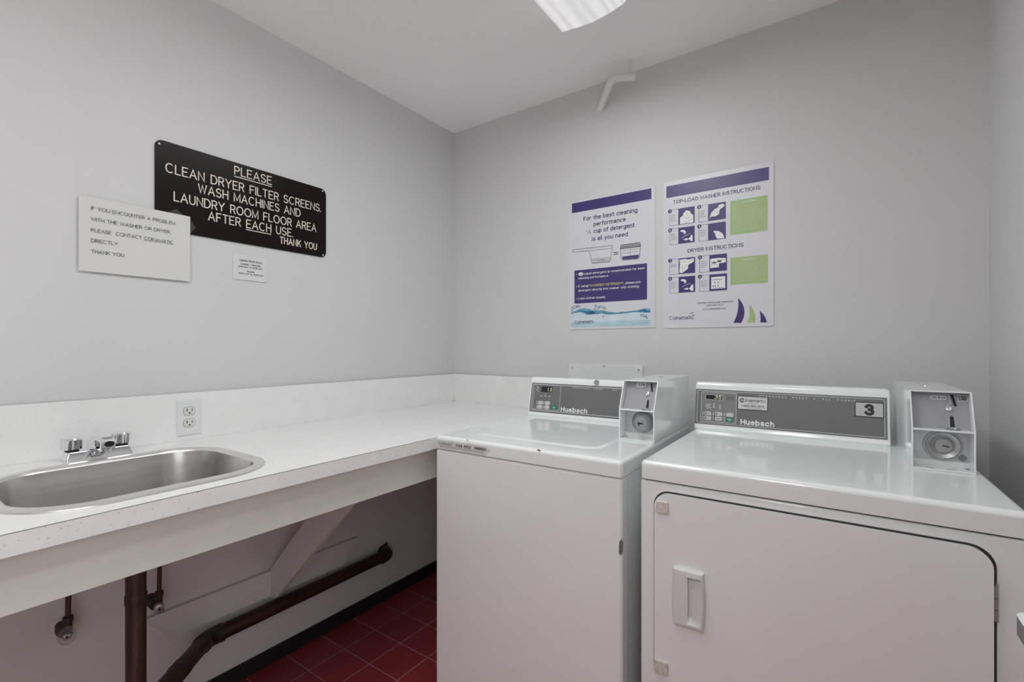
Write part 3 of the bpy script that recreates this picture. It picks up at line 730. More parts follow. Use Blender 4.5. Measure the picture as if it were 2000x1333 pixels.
# ------------------------------------------------------------------ posters
def poster(name, x0, z0, w, h, label, r):
    t = thing(name, label, 'poster', (x0, -.0006, z0))
    ff = Fr((0, 0, 0), (1, 0, 0), (0, 0, 1), (0, -1, 0))
    bm = BM(); add_prism(bm, ff, rrect(0, 0, w, h, r, 4), 0, .0025); obj('board', bm, 'poster', t, smooth=False)
    def P(pts): return [(a - x0, b - z0) for a, b in pts]
    return t, Fr((-x0, 0, -z0), (1, 0, 0), (0, 0, 1), (0, -1, 0))
PH = .00272
pl, F1 = poster('detergent_poster', .7265, 1.2845, .4090, .5985, 'left poster with purple text box and a blue water picture at its foot', .002)
bm = BM(); add_rect(bm, F1, .7416, 1.831, 1.1194, 1.8765, PH); obj('header_band', bm, 'purple', pl, smooth=False)
bm = BM()
for s, a, b, z in (('For the best cleaning', .801, 1.0585, 1.7850), ('performance', .852, 1.006, 1.7535), ('cup of detergent', .8520, 1.0455, 1.7220), ('is all you need', .8442, 1.0155, 1.6870)):
    add_text(bm, F1, s, a, z, .0195, b - a, .014, PH)
add_text(bm, F1, '1', .8150, 1.7305, .011, None, .01, PH); add_stroke(bm, F1, [(.8215, 1.7215), (.8355, 1.7425)], .0020, PH); add_text(bm, F1, '4', .8310, 1.7215, .011, None, .01, PH)
obj('lettering', bm, 'navy', pl, smooth=False)
bm = BM(); LW = .0016
add_stroke(bm, F1, [(.9427, 1.6545), (.748, 1.6590), (.7448, 1.6565), (.7448, 1.6490), (.748, 1.6470), (.826, 1.6455), (.8310, 1.6430), (.834, 1.6260), (.8375, 1.6250), (.8425, 1.5900), (.847, 1.5855), (.929, 1.5835), (.9340, 1.588), (.9385, 1.6230), (.9415, 1.6245), (.9427, 1.6545)], LW, PH + .0004)
add_stroke(bm, F1, [(.8345, 1.6450), (.9420, 1.6430)], LW * .6, PH + .0004)
add_stroke(bm, F1, [(.982, 1.636), (.9845, 1.594), (.991, 1.584), (1.061, 1.5825), (1.069, 1.592), (1.0705, 1.634)], LW * 1.2, PH + .0004)
add_rect(bm, F1, .979, 1.6345, 1.0735, 1.6385, PH + .0003); add_rect(bm, F1, .981, 1.6415, 1.0715, 1.6450, PH + .0003); add_rect(bm, F1, .983, 1.6490, 1.0705, 1.6525, PH + .0003)
add_stroke(bm, F1, [(.981, 1.636), (.983, 1.652)], LW, PH + .0004); add_stroke(bm, F1, [(1.0725, 1.635), (1.0705, 1.652)], LW, PH + .0004)
for z in (1.627, 1.6145): add_rect(bm, F1, .990, z, 1.063, z + .0008, PH + .0003)
add_rect(bm, F1, 1.0265, 1.596, 1.0275, 1.632, PH + .0003)
for z in (1.6225, 1.6145): add_rect(bm, F1, .9490, z - .002, .9710, z + .0014, PH)
obj('cup_drawing', bm, 'ink', pl, smooth=False)
bm = BM(); add_poly(bm, F1, [(.8400, 1.607), (.8370, 1.607), (.8425, 1.5900), (.847, 1.5860), (.929, 1.584), (.9336, 1.588), (.9365, 1.6045)], PH); obj('scoop_fill', bm, 'greyprint', pl, smooth=False)
bm = BM(); add_poly(bm, F1, [(.9885, 1.6000), (.9905, 1.5880), (.995, 1.586), (1.058, 1.5845), (1.064, 1.589), (1.0655, 1.6005), (1.050, 1.601), (1.02, 1.6005)], PH); obj('cup_fill', bm, 'purple2', pl, smooth=False)
bm = BM(); add_text(bm, F1, '1/4 cup', .872, 1.593, .0055, .032, .01, PH + .0005); obj('lettering', bm, 'ink', pl, smooth=False)
bm = BM(); add_rect(bm, F1, .7547, 1.4050, 1.1005, 1.5600, PH); obj('text_panel', bm, 'purple', pl, smooth=False)
bm = BM(); cp = .0098; Q = PH + .0005
def B1(s, a, b, z): add_text(bm, F1, s, a, z, cp, b - a, .012, Q)
B1('Liquid detergent is recommended for best', .8045, 1.0905, 1.5360); B1('cleaning performance', .7746, .9240, 1.5172)
obj('lettering', bm, 'whiteink', pl, smooth=False); bm = BM(); B1('If using', .7746, .8235, 1.4800); B1(', please put', .9975, 1.0722, 1.4780); B1('detergent directly into washer with clothing', .7746, 1.0643, 1.4600); obj('lettering', bm, 'whiteink', pl, smooth=False); bm = BM(); B1('Load clothes loosely', .7746, .9103, 1.4230); obj('lettering', bm, 'whiteink', pl, smooth=False)
for z in (1.5410, 1.4850, 1.4280): bm = BM(); add_ellipse(bm, F1, .7665, z, .0021, .0021, Q, 12); obj('bullet_point', bm, 'whiteink', pl, smooth=False)
bm = BM()
add_ellipse(bm, F1, .7880, 1.5410, .0125, .0085, Q, 20)
obj('emblem_disc', bm, 'whiteink', pl, smooth=False)
bm = BM(); add_stroke(bm, F1, arc(.788, 1.541, .007, .0045, 160, 340, 8), .0018, Q + .0003); add_stroke(bm, F1, arc(.788, 1.541, .007, .0045, -20, 120, 8), .0012, Q + .0003); obj('emblem', bm, 'purple', pl, smooth=False)
bm = BM(); add_text(bm, F1, 'POWDERED DETERGENT', .8275, 1.4790, cp, .168, .008, Q); obj('lettering', bm, 'yellow', pl, smooth=False, label='yellow words')
# water picture
wt = lambda x: 1.3590 + .004 * math.sin((x - .73) * 22) - .006 * (x - .73) / .4
xs = [.7365 + (1.1150 - .7365) * k / 40 for k in range(41)]
bm = BM(); add_poly(bm, F1, [(.7365, 1.2960), (1.1150, 1.2935)] + [(x, wt(x)) for x in reversed(xs)], PH); wp = obj('water_picture', bm, 'water0', pl, smooth=False)
bm = BM(); add_poly(bm, F1, [(.7365, 1.2960), (1.1150, 1.2935)] + [(x, 1.318 + .002 * math.sin(x * 40)) for x in reversed(xs)], PH + .0002); obj('water_deep', bm, 'water1', wp, smooth=False)
def crest(bm, f_, h):
    up, lo = [], []
    for x in xs:
        a, b = f_(x); up.append((x, a)); lo.append((x, b))
    for k in range(40): add_poly(bm, F1, [lo[k], lo[k + 1], up[k + 1], up[k]], h)
bm = BM(); random.seed(3)
def cr1(x):
    s = (x - .7365) / .3785; th = .005 + .020 * math.exp(-((s - .22) / .10) ** 2) + .012 * math.exp(-((s - .95) / .08) ** 2) + .006 * math.exp(-((s - .45) / .12) ** 2)
    c = wt(x) + .010 * math.exp(-((s - .12) / .09) ** 2) + .006 * math.exp(-((s - .40) / .08) ** 2); return c + th * .6, c - th * .55
crest(bm, cr1, PH + .0004); obj('wave', bm, 'water3', wp, smooth=False)
bm = BM()
def cr2(x):
    s = (x - .7365) / .3785; th = .002 + .011 * math.exp(-((s - .26) / .07) ** 2) + .007 * math.exp(-((s - .93) / .06) ** 2)
    c = wt(x) - .001 + .008 * math.exp(-((s - .14) / .08) ** 2) + .002 * math.sin(s * 50); return c + th * .5, c - th * .5
crest(bm, cr2, PH + .0006)
for a, z, ra, rb, n in ((.755, 1.388, .016, .006, 30), (.775, 1.392, .010, .004, 0), (.742, 1.374, .004, .003, 0), (.868, 1.379, .012, .007, 20), (.885, 1.384, .006, .005, 0), (.905, 1.378, .008, .005, -20), (.862, 1.392, .003, .003, 0),
                     (1.08, 1.338, .010, .004, -30), (1.095, 1.333, .005, .003, 0), (1.10, 1.326, .002, .002, 0), (.90, 1.340, .002, .002, 0)):
    add_stroke(bm, F1, [(a + ra * math.cos(R(t)), z + rb * math.sin(R(t + n))) for t in range(0, 360, 24)], .0020, PH + .0007, True)
obj('splash', bm, 'water2', wp, smooth=False)
bm = BM(); add_text(bm, F1, 'Coinamatic', .7560, 1.3130, .0125, .0975, .012, PH + .0009); add_rect(bm, F1, .757, 1.3085, .852, 1.3092, PH + .0009); obj('lettering', bm, 'navy', pl, smooth=False); bm = BM(); add_rect(bm, F1, 1.078, 1.308, 1.105, 1.3086, PH + .0009); obj('small_print', bm, 'navy', pl, smooth=False)

pr, F2 = poster('instructions_poster', 1.1705, 1.2800, .4050, .6110, 'right poster with step pictures and two green boxes', .010)
bm = BM(); add_rect(bm, F2, 1.1823, 1.8225, 1.5600, 1.8712, PH); obj('header_band', bm, 'purple2', pr, smooth=False)
bm = BM()
add_text(bm, F2, 'TOP-LOAD WASHER INSTRUCTIONS', 1.2105, 1.7930, .0150, .321, .012, PH)
obj('lettering', bm, 'navy', pr, smooth=False); bm = BM()
add_text(bm, F2, 'DRYER INSTRUCTIONS', 1.2681, 1.5855, .0150, .2057, .012, PH)
obj('lettering', bm, 'navy', pr, smooth=False); bm = BM()
add_text(bm, F2, 'Customer Service and Assistance', 1.3031, 1.3755, .0070, .1335, .010, PH)
add_text(bm, F2, '1-800-561-1972', 1.3374, 1.3640, .0070, .0645, .010, PH)
add_text(bm, F2, 'www.coinamatic.com', 1.3269, 1.3500, .0070, .0857, .010, PH)
obj('lettering', bm, 'navy', pr, smooth=False); bm = BM()
for sx_, z in ((1.2736, 1.3376), (1.2790, 1.3292)):
    add_poly(bm, F2, [(sx_, z), (sx_ + .008, z + .0025), (sx_ + .019, z + .006), (sx_ + .012, z + .001)], PH)
add_text(bm, F2, 'Coinamatic', 1.1944, 1.3145, .0155, .098, .006, PH)
obj('logo', bm, 'navy', pr, smooth=False)
bm = BM()
x = 1.2058
for wd in (.013, .004, .022): add_rect(bm, F2, x, 1.3075, x + wd, 1.3092, PH); x += wd + .004
obj('small_print', bm, 'greyprint', pr, smooth=False); bm = BM()
x = 1.3322
for wd in (.018, .01, .024, .012): add_rect(bm, F2, x, 1.2958, x + wd, 1.2970, PH); x += wd + .004
obj('small_print', bm, 'greyprint', pr, smooth=False)

frames = [(1.1952, 1.7038, 1.2954, 1.7705, 1.2310), (1.3108, 1.7018, 1.4118, 1.7688, 1.3465), (1.1957, 1.6257, 1.2954, 1.6915, 1.2310), (1.3113, 1.6247, 1.4118, 1.6910, 1.3465),
          (1.1958, 1.5014, 1.2973, 1.5655, 1.2324), (1.3138, 1.4999, 1.4159, 1.5665, 1.3512), (1.1958, 1.4245, 1.2973, 1.4902, 1.2324), (1.3138, 1.4236, 1.4159, 1.4890, 1.3512)]
hand = [(.10, .80), (.40, .82), (.58, .62), (.60, .40), (.50, .22), (.42, .25), (.45, .48), (.34, .42), (.30, .55), (.08, .62)]
arts = {
 0: [[(.08, .0), (.08, .42), (.30, .55), (.28, .65), (.48, .85), (.75, .75), (.80, .58), (.95, .48), (.95, .0)]],
 1: [[(.05, .10), (.15, .45), (.35, .65), (.55, .72), (.62, .88), (.85, .92), (.98, .80), (.80, .66), (.68, .60), (.62, .30), (.40, .20), (.15, .22)]],
 2: [[(a * .7 + .05, b * .5 + .45) for a, b in hand], [(.28, .20), (.42, .20), (.42, .15), (.58, .15), (.58, .27), (.42, .27), (.42, .24), (.28, .24)], [(.60, .22), (.74, .32), (.80, .45), (.90, .45), (.90, .05), (.80, .05), (.74, .14)]],
 3: [[(.32, .55), (.62, .48), (.85, .30), (.95, .0), (.52, .02), (.42, .20), (.40, .36), (.30, .48)]],
 4: [[(.02, .20), (.05, .62), (.02, .95), (.45, .96), (.60, .90), (.96, .96), (.95, .72), (.60, .55), (.58, .28), (.20, .02), (.02, .06)]],
 5: [[(.02, .20), (.02, .78), (.50, .80), (.96, .75), (.97, .48), (.55, .45), (.54, .22)]],
 6: [[(a * .7 + .05, b * .5 + .45) for a, b in hand], [(.32, .18), (.46, .18), (.46, .14), (.58, .14), (.58, .27), (.46, .27), (.46, .23), (.32, .23)], [(.62, .20), (.74, .32), (.80, .46), (.92, .46), (.92, .05), (.80, .05), (.74, .12)]],
 7: [[(.08, .10), (.08, .86), (.93, .86), (.93, .10)]],
}
lines = {0: [((.3, .2), (.5, .02), (.85, .3)), ((.45, .7), (.62, .45)), ((.3, .5), (.45, .35), (.6, .3), (.75, .45))], 1: [((.35, .6), (.5, .4), (.62, .5)), ((.6, .7), (.75, .8))], 2: [], 3: [((.3, .82), (.7, .82), (.7, .72), (.3, .72), (.3, .82)), ((.15, .6), (.45, .62))],
         4: [((.2, .6), (.25, .1)), ((.02, .75), (.3, .8), (.55, .75)), ((.35, .55), (.40, .35), (.50, .62)), ((.6, .72), (.9, .85))], 5: [((.1, .55), (.3, .45), (.45, .55), (.5, .7)), ((.5, .55), (.7, .6), (.75, .72)), ((.03, .4), (.5, .38))], 6: [], 7: []}
for i, (a0, b0, a1, b1, sp_) in enumerate(frames):
    bm = BM(); add_rect(bm, F2, sp_, b0, a1, b1, PH); pan = obj('step_panel', bm, 'purple', pr, smooth=False)
    bm = BM(); add_outline(bm, F2, a0, b0, a1, b1, .0012, PH + .0002); obj('frame_line', bm, 'purple2', pan, smooth=False)
    W_, H_2 = a1 - sp_ - .004, b1 - b0 - .004
    bm = BM()
    for poly in arts[i]: add_poly(bm, F2, [(sp_ + .002 + a * W_, b0 + .002 + b * H_2) for a, b in poly], PH + .0004)
    if i in (2, 6): add_stroke(bm, F2, [(sp_ + .2 * W_, b0 + .38 * H_2), (sp_ + .78 * W_, b0 + .60 * H_2)], .0012, PH + .0004)
    obj('step_picture', bm, 'whiteink', pan, smooth=False)
    bm = BM()
    for ln in lines[i]: add_stroke(bm, F2, [(sp_ + .002 + a * W_, b0 + .002 + b * H_2) for a, b in ln], .0010, PH + .0006)
    if i == 7:
        for q in range(6): add_rect(bm, F2, sp_ + W_ * (.2 + .1 * q), b0 + H_2 * .68, sp_ + W_ * (.26 + .1 * q), b0 + H_2 * .74, PH + .0006)
        for q, z in ((.2, .28), (.32, .28), (.5, .28), (.30, .5), (.5, .5)): add_rect(bm, F2, sp_ + W_ * q, b0 + H_2 * z, sp_ + W_ * (q + .08), b0 + H_2 * (z + .07), PH + .0006)
        add_rect(bm, F2, sp_ + W_ * .2, b0 + H_2 * .18, sp_ + W_ * .85, b0 + H_2 * .21, PH + .0006)
    if i == 5: add_ellipse(bm, F2, sp_ + W_ * .3, b0 + H_2 * .56, W_ * .14, H_2 * .05, PH + .0006); add_ellipse(bm, F2, sp_ + W_ * .62, b0 + H_2 * .62, W_ * .12, H_2 * .07, PH + .0006)
    nl = {4: 2}.get(i, 4); z = b0 + (.55 if i != 4 else .52) * (b1 - b0) + .006
    for q in range(nl): wd = (sp_ - a0 - .010) * random.uniform(.6, .95); add_rect(bm, F2, a0 + .005, z, a0 + .005 + wd, z + .0012, PH + .0003); z -= .0075
    obj('fine_lines', bm, 'softink', pan, smooth=False)
    bm = BM(); add_ellipse(bm, F2, a0 + .002, b1 - .005, .0078, .0078, PH + .0007); obj('number_disc', bm, 'navy', pan, smooth=False)
    bm = BM(); add_text(bm, F2, '12341234'[i], a0 + .002, b1 - .0092, .0085, None, .015, PH + .0009, 'C'); obj('step_number', bm, 'whiteink', pan, smooth=False)
for a0, b0, a1, b1, n in ((1.4276, 1.6350, 1.5557, 1.7670, 15), (1.4283, 1.4420, 1.5566, 1.5470, 11)):
    bm = BM(); add_rect(bm, F2, a0, b0, a1, b1, PH); gp = obj('caution_panel', bm, 'greenprint', pr, smooth=False)
    bm = BM(); z = b1 - .024
    for q in range(n):
        x = a0 + .010; end = a0 + random.uniform(.75, .96) * (a1 - a0)
        while x < end - .004:
            wd = random.uniform(.006, .018); add_rect(bm, F2, x, z, min(x + wd, end), z + .0022, PH + .0003); x += wd + .003
        z -= (b1 - b0 - .030) / n
    obj('fine_lines', bm, 'palegreen', gp, smooth=False)
    bm = BM(); add_text(bm, F2, 'CAUTION!', (a0 + a1) / 2 + .001, b1 - .0150, .0080, .046, .006, PH + .0005, 'C'); obj('lettering', bm, 'whiteink', gp, smooth=False)
def sail(top, lmid, bl, br, rb, mat):
    def q(a, b, c, n=12): return [(a[0] * (1 - t) ** 2 + b[0] * 2 * t * (1 - t) + c[0] * t * t, a[1] * (1 - t) ** 2 + b[1] * 2 * t * (1 - t) + c[1] * t * t) for t in [k / n for k in range(n + 1)]]
    L = q(top, lmid, bl); Rr = q(top, rb, br)
    bm = BM()
    for k in range(12): 
        if k == 0: add_poly(bm, F2, [L[0], L[1], Rr[1]], PH)
        else: add_poly(bm, F2, [L[k], L[k + 1], Rr[k + 1], Rr[k]], PH)
    obj('sail_mark', bm, mat, pr, smooth=False)
sail((1.4545, 1.3915), (1.4620, 1.3400), (1.4381, 1.2950), (1.4665, 1.2947), (1.4935, 1.3480), 'purple')
sail((1.4928, 1.3656), (1.5000, 1.3280), (1.4869, 1.2942), (1.5128, 1.2941), (1.5220, 1.3320), 'greenprint')
sail((1.5291, 1.3383), (1.5330, 1.3160), (1.5314, 1.2942), (1.5532, 1.2938), (1.5500, 1.3180), 'purple')

# ------------------------------------------------------------------ plate on the wall behind the washer
wp_ = thing('wall_plate', 'blank white metal plate screwed to wall behind the left machine', 'plate', (.7289, -.0005, .94))
f = Fr((0, 0, 0), (1, 0, 0), (0, 0, 1), (0, -1, 0))
bm = BM(); add_prism(bm, f, rrect(0, 0, .3554, .182, .003, 3), 0, .010, .002, 2); obj('panel', bm, 'plastic', wp_)
for a, b in ((.0188, .1643), (.350 - .012, .1645), (.178, .176)):
    bm = BM(); add_disc(bm, f, a, b, .0042, .009, .0118, 14); obj('screw', bm, 'dullmetal', wp_)

# ------------------------------------------------------------------ coin box (shared by both machines)
def coin_box(parent, x, y, z, w, d, h, price, dryer):
    cb = bpy.data.objects.new('coin_box', None); C.objects.link(cb); cb.parent = parent; cb.location = (x, y, z)
    tk = .0035; ZS, SL = .096, .040
    prof = [(0, 0), (0, ZS), (SL, h), (d, h), (d, 0)]
    bm = BM()
    sideL = Fr((0, 0, 0), (0, 1, 0), (0, 0, 1), (1, 0, 0))
    add_prism(bm, sideL, prof, 0, tk, .0008, 1); add_prism(bm, sideL, prof, w - tk, w, .0008, 1)
    add_box(bm, (tk * .5, .0005, .0005), (w - tk * .5, d - .001, .004))
    add_box(bm, (tk * .5, SL, h - tk), (w - tk * .5, d - .001, h), .0008, 1)
    add_box(bm, (tk * .5, d - .004, .002), (w - tk * .5, d, h - .002))
    add_box(bm, (tk * .5, .001, ZS - .004), (w - tk * .5, .05, ZS), .0008, 1)
    add_box(bm, (tk * .5, .046, .003), (w - tk * .5, .06, ZS - .002))
    hs = obj('housing', bm, 'enamel', cb)
    hs.parent = parent; hs.location = (x, y, z); hs.name = 'coin_box'
    bpy.data.objects.remove(cb); cb = hs
    # sloping coin plate
    V = Vector((0, SL, h - ZS)).normalized(); RC = .022
    fp = Fr((tk, RC + .002, ZS), (1, 0, 0), V)
    fp.N = Vector((0, -V.z, V.y)).normalized()
    Lh = math.hypot(SL, h - ZS) - .004; pw = w - 2 * tk
    bm = BM(); add_prism(bm, fp, [(0, 0), (pw, 0), (pw, Lh), (0, Lh)], -.004, 0); obj('coin_plate', bm, 'plate', cb, smooth=False)
    sx = .74 * pw if not dryer else .69 * pw
    bm = BM(); k = 1
    add_poly(bm, fp, [(sx + .001, Lh - .006), (sx + .0065, Lh - .006), (sx + .0115, Lh - .034), (sx + .006, Lh - .034)], .0012)
    obj('coin_slot', bm, 'black', cb, smooth=False); bm = BM()
    add_poly(bm, fp, [(sx - .0035, .006), (sx + .0045, .006), (sx + .0035, .030), (sx + .0005, .033), (sx - .0025, .030)], .0012)
    obj('return_slot', bm, 'black', cb, smooth=False)
    bm = BM(); add_stroke(bm, fp, [(sx - .0012, Lh - .007), (sx - .0005, Lh - .03), (sx - .009, Lh - .036)], .0013, .0012)
    obj('slot_trim', bm, 'line', cb, smooth=False); bm = BM()
    add_stroke(bm, fp, [(sx - .0055, .004), (sx - .0045, .031)], .0012, .0012); add_stroke(bm, fp, [(sx + .0068, .004), (sx + .0052, .031)], .0012, .0012)
    obj('slot_trim', bm, 'line', cb, smooth=False)
    bm = BM(); add_lathe(bm, fp, sx - .004, Lh - .042, [(.0078, 0), (.0078, .002), (.006, .005), (.003, .0055), (.0025, .003)], 20); obj('return_knob', bm, 'chrome', cb)
    bm = BM(); add_lathe(bm, Fr((tk + sx, .016, ZS), (1, 0, 0), (0, 1, 0)), 0, 0, [(.013, .0), (.013, .002), (.010, .003), (.009, .001)], 20); obj('return_cup', bm, 'dullmetal', cb)
    bm = BM()
    if dryer:
        st = obj_rect('price_sticker', fp, sx + .0135, Lh - .024, pw - .001, Lh - .006, .0008, 'greyprint', cb)
        add_text(bm, fp, price, sx + .0145, Lh - .0195, .0105, pw - sx - .018, .013, .0014)
        b2 = BM(); add_poly(b2, fp, rrect(sx - .036, Lh - .0205, sx - .005, Lh - .0095, .0054, 5), .0008); obj('price_sticker', b2, 'poster', cb, smooth=False)
        b3 = BM(); add_text(b3, fp, '25¢ $1.00', sx - .033, Lh - .0178, .0055, .0255, .012, .0014); obj('lettering', b3, 'softink', cb, smooth=False)
    else:
        st = obj_rect('price_sticker', fp, sx - .044, Lh - .021, sx - .014, Lh - .005, .0008, 'line', cb)
        add_text(bm, fp, price, sx - .038, Lh - .0165, .0085, .021, .02, .0014)
    obj('lettering', bm, 'ink', cb, smooth=False)
    # lock compartment
    fl = Fr((tk, .046, .004), (1, 0, 0), (0, 0, 1), (0, -1, 0)); ph = ZS - .008
    bm = BM(); add_prism(bm, fl, [(0, .014), (pw, .014), (pw, ph), (0, ph)], 0, .002); obj('lock_plate', bm, 'lockplate', cb, smooth=False)
    cx, cz = (pw * .56, ph * .57)
    bm = BM()
    if dryer: add_lathe(bm, fl, cx, cz, [(.037, .002), (.036, .0045), (.0335, .0045), (.030, .007), (.027, .006), (.021, .0032), (.0165, .0065), (.0155, .0105), (.0145, .0110)], 36)
    else: add_lathe(bm, fl, cx, cz, [(.035, .002), (.034, .006), (.0325, .012), (.029, .019), (.021, .026), (.0195, .028), (.018, .0285), (.0175, .0275)], 36)
    lk = obj('lock', bm, 'dullmetal', cb)
    zt = .0114 if dryer else .0279
    bm = BM()
    if dryer: add_poly(bm, fl, [(cx - .003, cz - .0005), (cx + .010, cz - .0035), (cx + .0105, cz - .001), (cx - .002, cz + .002)], zt)
    else: add_ellipse(bm, fl, cx - .005, cz - .001, .0035, .0032, zt, 12); add_poly(bm, fl, [(cx - .004, cz - .003), (cx + .009, cz - .004), (cx + .009, cz - .0015), (cx + .003, cz + .0005), (cx - .004, cz + .001)], zt); add_poly(bm, fl, [(cx - .006, cz - .010), (cx - .002, cz - .009), (cx - .004, cz - .003), (cx - .007, cz - .003)], zt)
    bpy.data.objects[lk.name]; kh = obj('keyhole', bm, 'black', cb, smooth=False)
    for a, b in (((.012, ph - .012), (.010, .026), (pw - .014, ph - .014)) if not dryer else ((.009, ph - .012), (.008, .030), (pw - .017, ph - .010))):
        bm = BM(); add_lathe(bm, fl, a, b, [(.0045, .0015), (.004, .0032), (.002, .004)], 14); obj('screw', bm, 'lockplate', cb)
    if dryer:
        bm = BM(); add_disc(bm, fl, pw - .012, .024, .0078, .001, .003, 20); obj('plug', bm, 'grey2', cb)
    bm = BM()
    fb = Fr((0, 0, .0042), (1, 0, 0), (0, 1, 0))
    for a in (.036, .072):
        add_stroke(bm, fb, arc(a, .008, .008, .006, 20, 160, 8), .0022, .0004)
    add_ellipse(bm, fb, (tk + .004) if not dryer else (w - tk - .004), .040, .004, .003, .0004, 10)
    obj('drain_slot', bm, 'softink', cb, smooth=False)
    bm = BM(); add_lathe(bm, Fr((w * .5, d * .62, h), (1, 0, 0), (0, 1, 0)), 0, 0, [(.007, 0), (.006, .003), (.003, .005), (.001, .0055)], 16); obj('rivet', bm, 'chrome', cb)
    return cb

def obj_rect(name, fr, a0, b0, a1, b1, h, mat, parent):
    bm = BM(); add_rect(bm, fr, a0, b0, a1, b1, h); return obj(name, bm, mat, parent, smooth=False)

def cabinet_top(bm, x0, x1, y0, y1, z0, z1, r):
    n = 6
    loops = [[(x, y, z0) for x, y in rrect(x0, y0, x1, y1, r, n)], [(x, y, z1 - r * .8) for x, y in rrect(x0, y0, x1, y1, r, n)]]
    for k in range(1, 6):
        t = R(90 * k / 5); ins = r * .8 * (1 - math.cos(t)); zz = z1 - r * .8 + r * .8 * math.sin(t)
        loops.append([(x, y, zz) for x, y in rrect(x0 + ins, y0 + ins, x1 - ins, y1 - ins, max(r - ins, .001), n)])
    ins = r * .8 + .004; loops.append([(x, y, z1) for x, y in rrect(x0 + ins, y0 + ins, x1 - ins, y1 - ins, .002, n)])
    loft(bm, loops)

# ------------------------------------------------------------------ washer
wa = thing('washing_machine', 'white top-loading coin washer next to the counter', 'washing machine', (.682, -.852, 0), R(.8))
WW, WZ0, WZ1 = .6405, .8705, .9129
bm = BM(); add_box(bm, (.003, .030, .0), (WW - .003, .668, .8655), .004, 2); obj('cabinet', bm, 'enamel', wa)
bm = BM()
cabinet_top(bm, 0, WW, 0, .055, .02, .8675, .011)
obj('front_panel', bm, 'enamel', wa)
bm = BM(); add_box(bm, (.012, .012, .8600), (WW - .012, .64, .8712)); obj('top_gap', bm, 'gap', wa, smooth=False)
bm = BM(); cabinet_top(bm, 0, WW + .002, -.003, .690, WZ0, WZ1, .014); tp = obj('top_panel', bm, 'enamel', wa)
bm = BM()
loops = []
for ins, z in ((0, .0), (.008, .0006), (.016, .0022), (.024, .0030)):
    loops.append([(x, y, WZ1 - .0004 + z) for x, y in rrect(.075 + ins, .075 + ins, .545 - ins, .535, .045, 8)])
loft(bm, loops); obj('loading_lid', bm, 'enamel', wa)
# control console
def console(parent, x0, x1, yb, zb, zt, lean, depth, rr):
    pr_ = [(yb, zb), (yb - .002, zb + .006), (yb + .004, zb + .020), (yb + lean, zt - .022)]
    for k in range(7):
        t = R(180 - 90 * k / 6); pr_.append((yb + lean + rr * .85 + .003 + rr * math.cos(t), zt - rr + rr * math.sin(t)))
    pr_ += [(yb + depth - .01, zt - .003), (yb + depth, zt - .012), (yb + depth, zb)]
    n = len(pr_); bm = BM()
    loops = []
    for x, s in ((x0, .010), (x0 + .003, .003), (x0 + .009, 0), (x1 - .009, 0), (x1 - .003, .003), (x1, .010)):
        cy = yb + depth / 2; cz = (zb + zt) / 2
        loops.append([(x, cy + (y - cy) * (1 - s / (depth / 2)), zb + (z - zb) * (1 - s / (zt - zb))) for y, z in pr_])
    loft(bm, loops)
    o = obj('console', bm, 'enamel', parent, angle=30)
    p0 = Vector((0, yb + .004, zb + .020)); p1 = Vector((0, yb + lean, zt - .022))
    V = (p1 - p0).normalized()
    fr_ = Fr(p0, (1, 0, 0), V); fr_.N = Vector((0, -V.z, V.y)).normalized()
    return o, fr_, (p1 - p0).length
co, FW, LW_ = console(wa, .010, .528, .549, WZ1 - .0006, 1.0735, .028, .125, .014)
h1 = .0006
X0, X1 = .020, .527
bm = BM(); add_prism(bm, FW, [(X0, -.003), (X1, -.003), (X1, LW_ - .002), (X0, LW_ - .002)], -.002, .0008); obj('control_panel', bm, 'grey', co, smooth=False)
bm = BM(); add_outline(bm, FW, X0 + .006, .0035, X1 + .03, LW_ - .007, .0022, .0012); add_outline(bm, FW, .0345, .0085, .1620, LW_ - .0085, .0015, .0012, .002)
# keep the line inside the panel
for v in bm.verts:
    if v.co.x > X1: v.co.x = X1
obj('border_line', bm, 'line', co, smooth=False)
def disp(fr_, co, a0, b0, a1, b1, txt, cap, wd):
    bm = BM(); add_rect(bm, fr_, a0, b0, a1, b1, .0012); dsp = obj('display', bm, 'screen', co, smooth=False)
    bm = BM(); add_text(bm, fr_, txt, a1 - .004, b0 + .003, cap, wd, .0, .0016, 'R', lean=.12); obj('digits', bm, 'digit', co, smooth=False, label='lit amber number')
def oval_button(fr_, co, a, b, ra, rb, mat='button'):
    bm = BM(); add_prism(bm, fr_, rrect(a - ra, b - rb, a + ra, b + rb, rb * .85 if mat == 'button' else .001, 4), .0008, .0018, .0004, 1)
    return obj('button', bm, mat, co)
disp(FW, co, .0695, LW_ - .0390, .1210, LW_ - .0160, '1 3', .0150, .019)
for a, b in ((.071, .0368), (.104, .0368), (.069, .0194), (.103, .0197)): oval_button(FW, co, a, b, .0125, .0078)
gb = oval_button(FW, co, .1375, .0203, .0140, .0092, 'green'); gb['label'] = 'green start button'
bm = BM()
for a in (.056, .089): add_rect(bm, FW, a - .004, .0300, a - .0015, .0440, .0012); add_rect(bm, FW, a - .004, .0130, a - .0015, .0270, .0012)
for a in (.066, .085, .106): add_rect(bm, FW, a, .0640, a + .010, .0668, .0012)
add_ellipse(bm, FW, .090, .0735, .0022, .0018, .0012, 10)
add_rect(bm, FW, .1310, .0210, .1440, .0232, .0021); add_rect(bm, FW, .1350, .0160, .1400, .0182, .0021)
for a, b in ((.048, LW_ - .018), (.053, LW_ - .0245), (.047, LW_ - .031), (.054, LW_ - .037)): add_ellipse(bm, FW, a, b, .0035, .0025, .0012, 10)
obj('panel_marks', bm, 'line', co, smooth=False)
